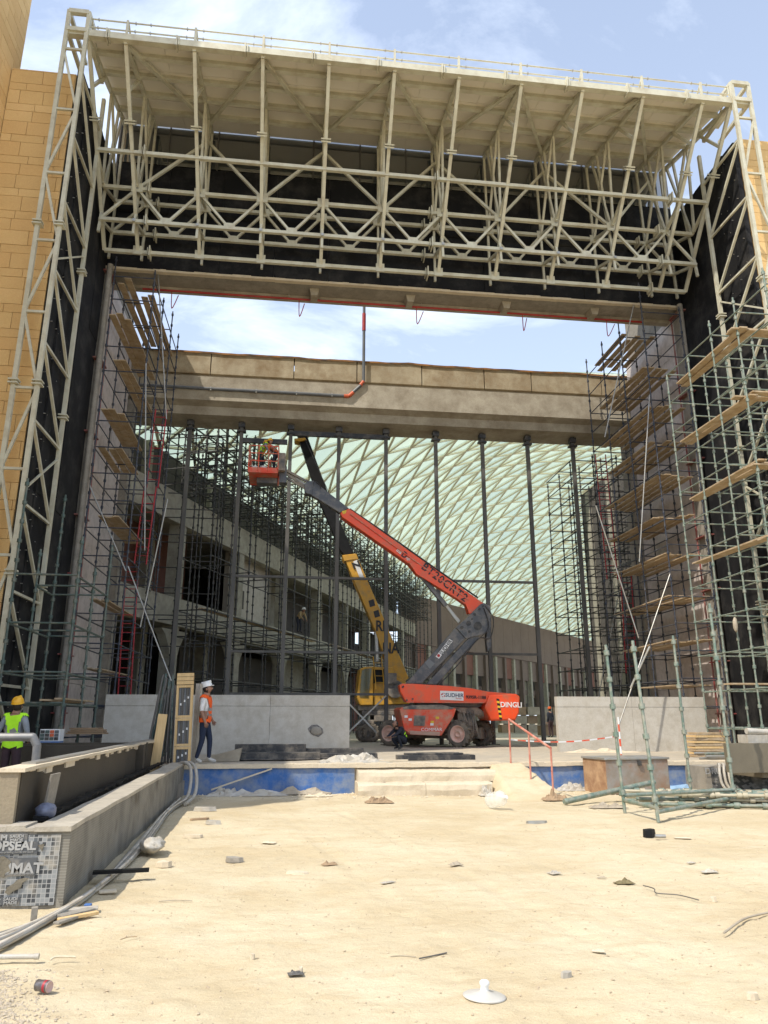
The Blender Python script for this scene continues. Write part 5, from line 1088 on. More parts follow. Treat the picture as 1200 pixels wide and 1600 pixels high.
b_ = gridbox(-2.44, -2.33, 8.0, 18.0, .665, .70, 90, 0, -.045); wobble(b_, .03, 5); solo('membrane_roll', b_, M_blackp, 'strip of black membrane lying in the gap beside the brown planter', 'membrane')
# planks, crate frames, pipes by the riser
p0 = at(240, 1210, 17.6); b_ = MB(); b_.box((0, 0, .66), (.20, .035, 1.32)); o = solo('pine_plank', b_, M_woodp, 'upright pale pine plank at the far corner of the left planter', 'plank', None, (at(240, 1208, 17.7).x, 17.7, .42), 0); o.rotation_euler = (rad(-3), rad(4), 0)
fr_ = thing('window_crate', 'tall pale pine crate frame packed with grey strips standing beside the man in orange', 'crate', (at(284, 1196, 18.2).x, 18.2, ZP), rad(-6)); fr_.rotation_euler = (0, rad(-1.5), rad(-6)); WM[fr_.name] = Matrix.Translation((at(284, 1196, 18.2).x, 18.2, ZP)) @ Euler((0, rad(-1.5), rad(-6))).to_matrix().to_4x4()
FM = WM[fr_.name]; wS = .19
def fb_(nm, m, x0, x1, y0, y1, z0, z1): link(nm, shared(('block', m.name), lambda: MB().box((0, 0, 0), (1, 1, 1)), m), fr_, FM @ Matrix.Translation(((x0+x1)/2, (y0+y1)/2, (z0+z1)/2)) @ Matrix.Diagonal((x1-x0, y1-y0, z1-z0, 1)))
for z0, z1 in ((0, .42), (.42, 1.05), (1.05, 1.80)):
    fb_('side_rail', M_woodp, -wS, -wS+.05, -.05, .03, z0+.004, z1-.004); fb_('side_rail', M_woodp, wS-.05, wS, -.05, .03, z0+.004, z1-.004)
    fb_('cross_rail', M_woodp, -wS+.052, wS-.052, -.045, .025, z0+.004, z0+.06); fb_('cross_rail', M_woodp, -wS+.052, wS-.052, -.045, .025, z1-.06, z1-.004)
    for k in range(5): fb_('grey_strip', M_steel if k % 2 else M_grey, -wS+.06+k*.058, -wS+.105+k*.058, -.02, .02, z0+.062, z1-.062)
    for k in range(4): fb_('white_tag', M_white, -wS+.08+R.uniform(0, .2), -wS+.11+R.uniform(.0, .03)+.12*(k % 2), -.03, -.022, z0+.12+(z1-z0-.3)*R.random(), z0+.18+(z1-z0-.3)*R.random()) if False else None
    for k in range(3): xx_ = -wS+.09+k*.085; zz_ = z0+(z1-z0)*(.38+.2*((k*7) % 3)/2); fb_('white_tag', M_white, xx_, xx_+.035, -.032, -.022, zz_, zz_+.05)
for z0 in (1.81, 1.90, 1.99): fb_('top_plank', M_woodp, -wS, wS, -.06, .03, z0, z0+.08)
b_ = MB(); b_.bx(0, .10, 0, .25, 0, 1.86); solo('grey_board_stack', b_, M_barr, 'pale grey boards standing on edge behind the pine crate frame', 'boards', None, (at(298, 1190, 18.75).x, 18.75, ZP), rad(-8))
pg = thing('leaning_tube_bundle', 'bundle of dark green scaffold tubes leaning behind the pine crate frame', 'tubes', (-3.1, 19.0, ZP))
for k in range(14):
    a = at(228+k*2.8+R.uniform(-2, 2), 1182+R.uniform(-8, 6), 18.9+.05*(k % 4)); c = at(252+k*1.6+R.uniform(-4, 4), 1062+R.uniform(-10, 22), 19.3+.06*(k % 3)); a.z = max(a.z, ZP+.02)
    p_tube('tube', pg, M_green if k % 3 else M_steel, a, c, .027, 8)
pg = thing('leaning_channels', 'dark grey steel channels leaning against the left barrier beside the tube bundle', 'channels', (-2.8, 19.2, ZP))
for k in range(7):
    a = at(248+k*5, 1180, 19.0+.08*k); c = at(256+k*4.5, 1075+R.uniform(-8, 25), 19.6+.05*k); a.z = ZP+.02; p_bar('channel', pg, M_steel, a, c, .05, .09, (0, 1, 0))
# sacks, boxes behind the planter
for (px, py, w_, h_, d_, lb, m, nm, ct_) in ((150, 1162, .9, .28, .5, 'flat folded brown sack pile by the left barrier under the green scaffold', M_sack, 'sack_pile', 'sacks'), (138, 1142, .95, .16, .5, 'upper brown sheet bundle leaning above the sack pile', M_cardb, 'sheet_bundle', 'sheets'), (176, 1160, .7, .22, .5, 'small heap of dusty sacks at the right of the sack pile', M_sack, 'sack_heap', 'sacks')):
    p = at(px, py, 20.5); b_ = MB()
    for k in range(4): b_.box((R.uniform(-.05, .05), R.uniform(-.05, .05), h_*(k+.5)/4), (w_*(1-.08*k), d_, h_/4*.92), rz=R.uniform(-.08, .08))
    zz_ = max(ZP, p.z-h_/2); solo(nm, b_, m, lb, ct_, None, (p.x, 20.5, zz_ if ct_ == 'sheets' else ZP), 0, .03)
sb = thing('scaffold_shelf', 'low grey block stack carrying the sacks by the left barrier', 'blocks', (-4.6, 20.6, ZP)); 
bx_ = thing('paint_box', 'blue and white printed paint carton behind the left planter', 'box', (at(80, 1150, 16.2).x, 16.9, ZP))
q_ = at(80, 1150, 16.9); p_bx('carton', bx_, M_white, q_.x-.20, q_.x+.20, 16.8, 17.1, ZP, ZP+.82); p_bx('printed_band', bx_, M_blue, q_.x-.203, q_.x+.203, 16.79, 17.1, ZP+.40, ZP+.58)
for k in range(12): p_bx('printed_patch', bx_, R.choice([M_steelb, M_orangec, M_green, M_grey]), q_.x-.19+.095*(k % 4), q_.x-.11+.095*(k % 4), 16.786, 16.80, ZP+.6+.07*(k//4), ZP+.66+.07*(k//4))
for o in [sb]: bpy.data.objects.remove(o)

# ================================================================ things lying on the platform edge
def plat(px, py): return ag(px, py, ZP+.01)
M_blackbeam = mat('black_coated_beam', (.018, .018, .02), (.03, .03, .032), 2, .5, dust=(.22, .19, .15), dustamt=.25)
for (x0, x1, yb, Y, h, lb) in ((366, 478, 1182, 20.6, .38, 'tallest black steel box beam lying against the left grey barrier'), (478, 568, 1182, 20.9, .26, 'black steel box beam lying to the left of the boom lift wheel'), (372, 500, 1187, 19.9, .20, 'low black channel lying in front of the tallest black beam'), (500, 590, 1184, 20.3, .15, 'flat black channel lying behind the crumpled plastic sheet')):
    a, c = at(x0, yb, Y), at(x1, yb, Y); b_ = MB(); L = c.x-a.x; b_.bx(0, L, 0, .32, 0, h); 
    if h < .3: b_.bx(0, L, -.10, .0, .02, .05)
    b_.bx(.3, .42, -.02, .34, -.0, .02); solo('black_beam', b_, M_blackbeam, lb, 'beam', None, (a.x, Y, ZP+.012), 0, .008)
for (x0, x1, yb, Y, h, lb) in ((620, 742, 1186, 19.6, .13, 'long black flat beam lying on the edge behind the steps'), (640, 735, 1176, 20.6, .10, 'dark flat beam lying nearer the boom lift wheels')):
    a, c = at(x0, yb, Y), at(x1, yb, Y); b_ = MB(); b_.bx(0, c.x-a.x, 0, .30, 0, h); b_.bx(.2, c.x-a.x-.3, .05, .2, h, h+.05); solo('black_beam', b_, M_blackbeam, lb, 'beam', None, (a.x, Y, ZP+.012), rad(-2), .01)
b_ = MB(); b_.bx(0, .95, 0, .10, 0, .05); solo('timber_batten', b_, M_pale, 'short dusty timber batten lying on the platform lip above the steps', 'batten', None, (at(577, 1190, 18.6).x, 18.6, ZP+.03), 0, .006)
# crumpled sheets
def crumple(w_, d_, h_, nx_, ny_, seed, edge=0.0):
    b_ = MB(); vs_ = []
    for j in range(ny_):
        for i in range(nx_):
            u, v = i/(nx_-1)-.5, j/(ny_-1)-.5; q = Vector((u*6+seed, v*6, seed*.7)); e_ = min(1, max(0, 3.2*(.5-max(abs(u), abs(v)))))
            vs_.append((u*w_+.06*w_*mnoise.noise(q*1.3), v*d_+.08*d_*mnoise.noise(q*1.7+Vector((3, 3, 3))), .006+h_*max(0, .32+.7*mnoise.noise(q)+.35*mnoise.noise(q*2.7))*(e_+edge)))
    b_.add(vs_, [(j*nx_+i, j*nx_+i+1, (j+1)*nx_+i+1, (j+1)*nx_+i) for j in range(ny_-1) for i in range(nx_-1)], 0, False); return b_
def sheet_(nm, px, py, z, w_, d_, h_, m, lb, ct_, seed, rz=0, grp=None, n=16):
    p = ag(px, py, z); o = solo(nm, crumple(w_, d_, h_, n, n, seed), m, lb, ct_, grp, (p.x, p.y, z), rz)
    sf = o.modifiers.new('t', 'SOLIDIFY'); sf.thickness = .004; sf.offset = 1; return o
sheet_('plastic_sheet', 555, 1191, ZP+.02, 1.7, .8, .30, M_plas, 'crumpled clear plastic sheet on the platform lip left of the steps', 'plastic sheet', 1)
sheet_('plastic_sheet', 395, 1243, .0, 1.5, .5, .18, M_plas, 'long crumpled white plastic sheet at the foot of the blue wall', 'plastic sheet', 2)
sheet_('plastic_sheet', 352, 1243, .0, .8, .6, .22, M_plas, 'small crumpled plastic sheet near the left end of the blue wall', 'plastic sheet', 3)
sheet_('plastic_sheet', 425, 1228, .12, .7, .3, .35, M_plas, 'plastic sheet bunched up against the middle of the blue wall', 'plastic sheet', 4)
sheet_('paper_sacks', 470, 1240, .0, 1.3, .55, .22, M_sack, 'heap of torn paper sacks at the foot of the blue wall left of the steps', 'sacks', 5)
sheet_('paper_sacks', 497, 1244, .0, .6, .35, .10, M_pale, 'few torn pale scraps just left of the steps', 'scraps', 15)
sheet_('plastic_sheet', 218, 1180, ZP+.02, .7, .6, .45, M_plas, 'dusty plastic sheet bunched behind the leaning tubes', 'plastic sheet', 6)
sheet_('cardboard_scrap', 592, 1254, .0, .55, .35, .16, M_cardb, 'crumpled brown cardboard scrap in front of the steps', 'cardboard', 7)
sheet_('plastic_sheet', 629, 1238, .0, .55, .3, .28, M_pale, 'dusty crumpled film heap against the lower step', 'plastic sheet', 8)
p = plat(340, 1176); b_ = MB(); b_.prism([(-.45, 0), (.45, 0), (.5, .32), (-.3, .12)], 0, .4); solo('board_offcut', b_, M_sack, 'slanted dusty board offcut between the walking man and the black beams', 'board', None, (at(345, 1180, 19.6).x, 19.6, ZP+.01), 0, .01)
# leaning batten on blue wall
b_ = MB(); b_.bar(at(330, 1234, 17.75), at(425, 1201, 17.9), .05, .03); solo('pale_batten', b_, M_pale, 'thin pale batten lying diagonally across the left blue wall', 'batten')
for k, (dx_, lb) in enumerate(((0, 'outer white hose looping over the end of the left planter base'), (.10, 'inner white hose looping over the end of the left planter base'))):
    b_ = MB(); b_.tube([(-2.45+dx_, 17.9, .66), (-2.28+dx_, 17.6, .70), (-2.12+dx_, 17.3, .62), (-2.04+dx_*1.2, 16.9, .38), (-2.02+dx_*1.3, 16.4, .12), (-2.06+dx_, 15.6, .04)], .035, 9); solo('white_hose', b_, M_plas, lb, 'hose')
# conduits running along the planter base
cb_ = thing('conduit_bundle', 'bundle of pale plastic conduits lying along the foot of the left planter base', 'conduits', (-1.8, 10, 0))
far_ = Vector((-2.12, 16.6, .05)); ends = [(-20, 1496), (-20, 1488), (-20, 1480), (-14, 1500), (-20, 1504)]
for k in range(7):
    a = Vector((-1.62-.055*k+R.uniform(-.02, .02), 6.6+R.uniform(-.5, .5), .03)); m1 = Vector((-1.70-.045*k+R.uniform(-.03, .03), 9.2, .03+.03*(k % 2))); m2 = Vector((-1.93-.035*k, 13, .035+.02*(k % 2))); f_ = far_+Vector((.045*k-.1, R.uniform(-.6, .5), .02*(k % 3)))
    pts_ = [a]
    if k < 5: e_ = ag(*ends[k]); pts_ = [e_+Vector((0, 0, .03)), (e_+a)/2+Vector((.08, 0, .03)), a]
    pts_ = [ag(-40, 1506-5*k)+Vector((0, 0, .02)), ag(66+4*k, 1449-3*k)+Vector((0, 0, .02+.02*(k % 2))), ag(146+5*k, 1398-4*k)+Vector((0, 0, .02+.03*(k % 2)))]; m1 = ag(196+6*k, 1342-4*k)+Vector((0, 0, .03)); m2 = ag(243+4*k, 1288-3*k)+Vector((0, 0, .03+.02*(k % 3)))
    b_ = MB(); b_.tube(pts_+[m1, m2, f_], .0165, 8); build('conduit', b_, mat('pale_plastic_conduit', (.66, .60, .50), (.55, .50, .42), 3, .5, dust=(.45, .38, .28), dustamt=.4) if k % 3 else M_galv, cb_)
p = ag(225, 1338); b_ = MB(); b_.sphere((0, 0, .07), (.15, .26, .085), 22, 14, fn=lambda p: 1+.25*mnoise.noise(p*2)+.12*mnoise.noise(p*6)); solo('dusty_sandbag', b_, M_plas, 'pale dusty plastic sandbag resting on the conduits beside the planter base', 'sandbag', None, (-1.66, 10.3, .03), rad(10))
b_ = MB(); b_.box((0, 0, .05), (.55, .09, .03)); solo('black_strap', b_, M_blackp, 'black strip lying across the conduits by the planter', 'strip', None, (-1.68, 8.6, .05), rad(8))
for (px, py, w_, d_, h_, m, lb, rz) in ((118, 1432, .32, .10, .03, M_concd, 'grey slat lying beside the conduits near the planter corner', .9), (108, 1440, .30, .06, .02, M_concd, 'second narrow grey slat beside the planter corner', 1.1), (128, 1424, .26, .10, .02, M_plas, 'white slat crossing the conduits by the planter corner', .2), (137, 1420, .06, .05, .03, M_blue, 'tiny blue plastic scrap beside the conduits', 0), (52, 1440, .05, .05, .10, M_concd, 'small grey upright chip left of the conduits', .3), (168, 1396, .16, .09, .02, M_pale, 'flat pale chip lying right of the conduits', .3), (122, 1436, .34, .05, .025, M_woodp, 'pale wooden slat by the conduits', .7)):
    p = ag(px, py); b_ = MB(); b_.box((0, 0, h_/2+.01), (w_, d_, h_)); solo('scrap_slat', b_, m, lb, 'scrap', None, (p.x, p.y, 0), rz, .004)
# ================================================================ handrail, bottle, lid, can and litter on the sand
hr_ = thing('stair_handrail', 'thin salmon red handrail at the right of the sand ramp', 'handrail', (5.5, 17, 0))
A = Vector((5.30, 18.15, 1.62)); A0 = Vector((5.30, 18.15, .6)); Bp = Vector((5.60, 16.1, 1.02)); B0 = Vector((5.60, 16.1, -.02)); Mi = A*.5+Bp*.5
for u, v in ((A0, A), (Mi-Vector((0, 0, 1.0)), Mi), (B0, Bp)): p_tube('rail_post', hr_, M_salmon, u, v, .022, 8)
p_tube('top_rail', hr_, M_salmon, A, Bp, .028, 8)
bt = thing('water_bottle', 'large clear dusty water bottle lying at the foot of the sand ramp', 'bottle', ag(766, 1262))
p = ag(766, 1262); BM_ = Matrix.Translation((p.x, p.y, .125)) @ Matrix.Rotation(rad(25), 4, 'Z') @ Matrix.Rotation(rad(78), 4, 'X')
b_ = MB(); b_.lathe([(.001, 0), (.12, .0), (.14, .02), (.14, .10), (.132, .12), (.14, .14), (.14, .24), (.132, .26), (.14, .28), (.14, .34), (.10, .40), (.03, .43), (.028, .47)], 22, cap=False)
gm_ = bpy.data.materials.new('clear_bottle_plastic'); gm_.use_nodes = True; pbn = gm_.node_tree.nodes['Principled BSDF']; pbn.inputs['Base Color'].default_value = (.85, .85, .80, 1); pbn.inputs['Roughness'].default_value = .2; pbn.inputs['Alpha'].default_value = .4
build('bottle_shell', b_, gm_, bt, BM_); b_ = MB(); b_.cyl((0, 0, .46), (0, 0, .50), .034, .034, 14); build('bottle_cap', b_, M_white, bt, BM_)
sheet_('plastic_bag', 760, 1243, .0, .32, .3, .30, M_plas, 'crumpled clear bag just behind the water bottle', 'bag', 11)
p = ag(757, 1556); ld = thing('round_plastic_cover', 'round translucent white plastic lid with knob lying in the foreground sand', 'lid', (p.x, p.y, 0))
LM = Matrix.Translation((p.x, p.y, gheight(p.x, p.y)+.012)) @ Matrix.Rotation(rad(3), 4, 'Y') @ Matrix.Rotation(rad(-2), 4, 'X')
b_ = MB(); b_.lathe([(.128, -.008), (.132, -.002), (.12, .004), (.08, .012), (.04, .02), (.022, .030)], 40); build('lid_disc', b_, M_bucket, ld, LM)
b_ = MB(); b_.lathe([(.026, .026), (.024, .05), (.03, .058), (.03, .072), (.022, .08)], 18); build('lid_knob', b_, M_white, ld, LM)
p = ag(64, 1549); cn = thing('drink_can', 'crushed silver and red drink can lying on gravel in the lower left corner', 'can', (p.x, p.y, 0))
CM = Matrix.Translation((p.x-.03, p.y, .036)) @ Matrix.Rotation(rad(-28), 4, 'Z') @ Matrix.Rotation(rad(90), 4, 'Y') @ Matrix.Diagonal((1, .92, 1, 1))
b_ = MB(); b_.lathe([(.024, 0), (.033, .008), (.031, .03), (.034, .055), (.033, .10)], 20, mi=0); b_.lathe([(.0335, .062), (.0345, .085), (.0335, .086)], 20, mi=1, cap=False); build('can_body', b_, [mat('dull_can_metal', (.22, .20, .20), (.12, .11, .11), 40, .35, metal=.6), M_redlad], cn, CM)
b_ = MB(); b_.lathe([(.033, .099), (.030, .106), (.027, .103), (.001, .103)], 20, cap=False); build('can_end', b_, mat('pink_can_end', (.55, .38, .34), (.48, .33, .3), 20, .4), cn, CM)
b_ = MB(); a, c = ag(-30, 1503), ag(60, 1502); b_.cyl(a+Vector((0, 0, .03)), c+Vector((0, 0, .03)), .017, .017, 12); b_.cyl(c+Vector((-.03, 0, .03)), c+Vector((0, 0, .03)), .02, .02, 12); solo('pvc_pipe', b_, M_plas, 'white plastic pipe end poking in from the lower left edge', 'pipe')
b_ = MB(); b_.tube([ag(78, 1503)+Vector((0, 0, .01)), ag(88, 1500)+Vector((0, 0, .02)), ag(118, 1499)+Vector((0, 0, .015))], .007, 7); solo('bent_conduit', b_, M_pale, 'short bent pale conduit near the white pipe end', 'conduit')
def wire(nm, pts_, r_, m, lb, ct_='wire'):
    b_ = MB(); b_.tube([ag(*q)+Vector((0, 0, r_+.004)) for q in pts_], r_, 6); solo(nm, b_, m, lb, ct_)
wire('rusty_wire', ((1005, 1385), (1022, 1390), (1026, 1397), (1060, 1400), (1092, 1408)),  .005, M_steel, 'kinked brown wire lying on the right of the sand')
wire('pale_rope', ((1131, 1461), (1160, 1440), (1185, 1432), (1210, 1427)), .009, M_sack, 'pale frayed rope near the right edge of the sand', 'rope')
wire('thin_stick', ((655, 1500), (675, 1496), (698, 1491)), .005, M_steel, 'thin dark stick left of the white lid', 'stick')
wire('thin_twine', ((610, 1496), (630, 1495), (650, 1497)), .003, M_sack, 'faint twine end beside the thin stick', 'twine')
wire('thin_twine', ((248, 1410), (275, 1408), (300, 1409)), .004, M_sack, 'short faint twine left of centre on the sand', 'twine')
wire('thin_stick', ((188, 1470), (200, 1466), (214, 1465)), .004, M_wood, 'short brown stick near the pale conduits', 'stick')
lit = [('stone_chip', 256, 1353, .18, .12, .05, M_pale, 'white stone chip right of the planter base', 2), ('tile_fragment', 366, 1345, .26, .14, .04, M_concd, 'flat grey tile fragment in the left of the sand', 2), ('paper_scrap', 515, 1350, .18, .10, .05, M_cardb, 'crumpled grey brown scrap in the middle of the sand', 1),
       ('tile_fragment', 466, 1363, .30, .14, .012, M_pale, 'thin flat pale tile fragment left of the crumpled scrap', 2), ('paper_scrap', 606, 1380, .16, .06, .015, M_plas, 'flat white paper scrap in the centre of the sand', 1), ('paper_scrap', 866, 1364, .14, .10, .05, M_plas, 'crumpled white paper in the right middle of the sand', 1),
       ('stone_chip', 886, 1526, .10, .045, .025, M_plas, 'white sliver of stone right of the white lid', 2), ('paper_scrap', 1108, 1361, .18, .09, .04, M_plas, 'white and yellow wrapper at the right of the sand', 1), ('leaf_scrap', 975, 1377, .20, .10, .06, mat('olive_dry_leaf', (.20, .16, .08), (.14, .11, .05), 9, .8), 'dry olive leaf scrap in the right of the sand', 1),
       ('black_block', 1015, 1306, .26, .13, .09, M_blackp, 'black block with a bolt lying right of the ramp on the sand', 2), ('stone_chip', 1114, 1405, .07, .06, .03, M_pale, 'small pale stone near the right edge', 2), ('stone_chip', 1177, 1563, .08, .05, .025, M_pale, 'pale pebble in the lower right corner', 2),
       ('paper_scrap', 712, 1353, .16, .08, .05, M_sack, 'dark crumpled scrap right of centre on the sand', 1), ('paper_scrap', 1080, 1348, .10, .05, .02, M_plas, 'tiny white scrap left of the wrapper', 1), ('tile_fragment', 302, 1308, .30, .12, .03, M_pale, 'thin broken plaster piece beside the planter shade edge', 2), ('tile_fragment', 333, 1287, .26, .16, .05, M_plas, 'white plaster chunk near the litter by the blue wall', 2),
       ('tile_fragment', 318, 1267, .42, .16, .06, M_plas, 'flat white plaster slab at the shade edge near the blue wall', 2), ('tile_fragment', 313, 1280, .34, .12, .02, M_cardb, 'brown flat fragment beside the white plaster slab', 2), ('paper_scrap', 420, 1316, .20, .10, .03, M_pale, 'faint pale scrap in the upper left of the sand', 1), ('metal_strip', 838, 1286, .42, .14, .03, M_galv, 'flat grey green strip right of the bottle', 2),
       ('dark_scrap', 462, 1524, .10, .06, .03, M_steel, 'dark scrap with a pebble low in the left of the sand', 1), ('stone_chip', 470, 1521, .03, .03, .03, M_pale, 'pebble touching the dark scrap low on the sand', 2), ('paper_scrap', 1066, 1308, .22, .1, .02, M_pale, 'pale flake right of the black block', 1), ('stone_chip', 395, 1497, .035, .03, .025, M_pale, 'lone pebble low in the left of the sand', 2),
       ('paper_scrap', 935, 1488, .09, .05, .02, M_pale, 'small twisted pale scrap right of the lid', 1), ('paper_scrap', 940, 1370, .10, .03, .02, M_sack, 'small curled scrap left of the olive leaf', 1)]
for k, (nm, px, py, w_, d_, h_, m, lb, ty) in enumerate(lit):
    p = ag(px, py); 
    if ty == 1: b_ = crumple(w_, d_, h_, 8, 8, k*1.7)
    else:
        b_ = MB(); n_ = 7; pl = [(w_/2*math.cos(2*math.pi*i/n_)*(.8+.35*R.random()), d_/2*math.sin(2*math.pi*i/n_)*(.8+.35*R.random())) for i in range(n_)]; b_.add([(x, y, -.01) for x, y in pl]+[(x*.93, y*.93, h_*(.8+.3*R.random())) for x, y in pl], [tuple(range(n_-1, -1, -1)), tuple(range(n_, 2*n_))]+[(i, (i+1) % n_, n_+(i+1) % n_, n_+i) for i in range(n_)])
    o = solo(nm, b_, m, lb, nm.split('_')[0] if nm != 'tile_fragment' else 'fragment', None, (p.x, p.y, gheight(p.x, p.y)+.012), R.uniform(-.5, .5))
    if ty == 1: o.modifiers.new('t', 'SOLIDIFY').thickness = .004
b_ = MB(); b_.cyl((0, 0, 0), (.14, -.03, 0), .025, .025, 8); p = ag(1024, 1310); solo('steel_bolt', b_, M_galv, 'short bolt lying against the black block on the sand', 'bolt', None, (p.x, p.y, .03))
# pebbles and gravel scattered over the sand
def pebbles(n, pick, seed, name, m):
    r = random.Random(seed); b_ = MB()
    for _ in range(n):
        x, y, s = pick(r); z = gheight(x, y)+s*.15
        a = r.uniform(0, 6.3); sx, sy, sz = s*r.uniform(.7, 1.3), s*r.uniform(.6, 1.1), s*r.uniform(.35, .8)
        vs_ = [(-sx, 0, 0), (sx, 0, 0), (0, -sy, 0), (0, sy, 0), (0, 0, -sz), (sx*r.uniform(-.3, .3), sy*r.uniform(-.3, .3), sz)]
        b_.add([(x+v[0]*math.cos(a)-v[1]*math.sin(a), y+v[0]*math.sin(a)+v[1]*math.cos(a), z+v[2]) for v in vs_], [(0, 2, 5), (2, 1, 5), (1, 3, 5), (3, 0, 5), (2, 0, 4), (1, 2, 4), (3, 1, 4), (0, 3, 4)])
    o = build(name, b_, m); o['kind'] = 'stuff'
def pick1(r):
    y = 3.6+13.5*r.random()**1.6; return r.uniform(-2.5, 11)*(.25+.055*y), y, .004+.010*r.random()**4
def pick2(r):
    p = ag(r.uniform(-40, 110)*r.random(), 1605-95*r.random()**1.3); return p.x, p.y, .004+.011*r.random()**4
def pick3(r):
    return r.uniform(-2, 12), 17.8-1.2*r.random()**2.5, .01+.035*r.random()**3
M_peb = mat('pale_pebble', (.50, .41, .29), (.40, .32, .22), 8, .9)
pebbles(9500, pick1, 1, 'pebbles', M_peb); pebbles(1500, pick2, 2, 'gravel', mat('pale_gravel', (.48, .41, .31), (.38, .32, .24), 8, .9)); pebbles(1500, pick3, 3, 'rubble_crumbs', M_pale)
# ================================================================ right side: box, tubes, loose frame, planter
p = ag(923, 1238); bo = thing('metal_box', 'battered grey and rusty steel box standing on the sand below the platform', 'box', (6.95, 17.0, 0))
x0, x1, y0, y1, z1 = 7.0, 8.62, 16.85, 17.85, .74
def cab(x, y, z): c_ = Vector(((x0+x1)/2, (y0+y1)/2, 0)); v = Vector((x, y, 0))-c_; v.rotate(Euler((0, 0, rad(8)))); v = v+c_; return Vector((v.x, v.y, z))
b_ = MB(); v_ = [cab(*q) for q in ((x0, y0, 0), (x1, y0, 0), (x1, y1, 0), (x0, y1, 0), (x0, y0, z1), (x1, y0, z1), (x1, y1, z1), (x0, y1, z1))]
b_.add(v_, [(3, 2, 1, 0), (4, 5, 6, 7), (0, 1, 5, 4), (1, 2, 6, 5), (2, 3, 7, 6)], 0); b_.add(v_, [(3, 0, 4, 7)], 1)
build('box_body', b_, [mat('scuffed_grey_sheet', (.30, .29, .27), (.22, .17, .12), 2.2, .6, .15, 9, dust=(.27, .13, .06), dustamt=.35, dscale=1.7), mat('rusty_tan_sheet', (.50, .33, .19), (.36, .22, .12), 2.5, .85, .2, 9, dust=(.22, .11, .06), dustamt=.4)], bo, bevel=.02)
b_ = MB(); b_.box(cab((x0+x1)/2, (y0+y1)/2, z1+.02), (x1-x0+.06, y1-y0+.06, .05), rz=rad(8)); build('box_lid', b_, M_galv, bo, bevel=.01)
b_ = MB(); b_.box(cab(x0+.85, y0-.03, z1-.08), (.08, .05, .10)); b_.box(cab(x0+.1, y0+.1, -.0)+Vector((0, 0, .05)), (.12, .12, .12)); build('latch', b_, M_steelb, bo)
sf = thing('loose_scaffold_frame', 'four pale green scaffold standards with bottom ledgers standing loose on the sand', 'scaffold', (7.3, 14.2, 0))
fp = [Vector((6.0, 13.5, 0)), Vector((6.0, 12.25, 0)), Vector((8.7, 16.1, 0)), Vector((8.6, 14.3, 0))]
tp = [at(945, 997, 13.7), at(986, 985, 12.7), at(1052, 1000, 16.3), at(1110, 957, 14.6)]
for a, c in zip(fp, tp):
    d = c-a; L = round(d.length*2)/2; me = std_mesh(L, .030, M_lgreen); link('standard', me, sf, Matrix.Translation(a) @ d.to_track_quat('Z', 'Y').to_matrix().to_4x4())
for a, c, z in ((0, 1, .22), (1, 3, .16), (0, 3, .30)): p_tube('ledger', sf, M_lgreen, fp[a]+Vector((0, 0, z)), fp[c]+Vector((0, 0, z)), .036, 8)
p_tube('brace', sf, M_galv, at(1015, 1010, 13.0), at(985, 1075, 13.2), .018, 7)
M_tant = mat('tan_dusty_tube', (.44, .40, .28), (.34, .31, .22), 4, .6, dust=(.5, .43, .31), dustamt=.4)
tpile = thing('tube_pile', 'pile of pale green scaffold tubes lying on the sand at the right', 'tubes', (9, 14.6, 0))
r = random.Random(9)
for k in range(26):
    lay = k//9; a = ag(1018+(k % 9)*9.5, 1247+(k % 9)*-3.2); a = Vector((6.55+.17*(k % 9)*1.0, 14.6-.13*(k % 9)*-1+0, 0)) 
    x0_ = 6.7+r.uniform(0, .9); yy_ = 14.0+.14*(k % 9)+.07*(lay % 2); z_ = .05+.085*lay
    a = Vector((x0_, yy_+.35, z_)); c = a+Vector((4.2+r.uniform(0, 1.2), -1.35+r.uniform(-.25, .25), r.uniform(-.005, .01))); d = c-a; L = round(d.length*2)/2
    link('tube', std_mesh(L, .031, M_lgreen if (k % 5) < 2 else M_tant), tpile, Matrix.Translation(a) @ d.to_track_quat('Z', 'Y').to_matrix().to_4x4())
tp2 = thing('tube_pile', 'nearer small pile of pale green tubes running off the right edge', 'tubes', (9, 12.6, 0))
for k in range(7):
    a = Vector((8.15+r.uniform(0, .35), 12.55-.12*k, .05+.07*(k % 2))); c = a+Vector((3.4, -.75+r.uniform(-.12, .12), 0)); d = c-a; link('tube', std_mesh(3.5, .031, M_lgreen), tp2, Matrix.Translation(a) @ d.to_track_quat('Z', 'Y').to_matrix().to_4x4())
b_ = MB(); b_.cyl(ag(882, 1257)+Vector((0, 0, .05)), at(1022, 1222, 15.9), .055, .055, 10); b_.cyl(ag(882, 1257)+Vector((0, 0, .05)), ag(882, 1257)+Vector((.06, 0, .06)), .06, .06, 10); o = solo('long_tube', b_, M_lgreen, 'long thick green tube lying diagonally in front of the metal box', 'tube')
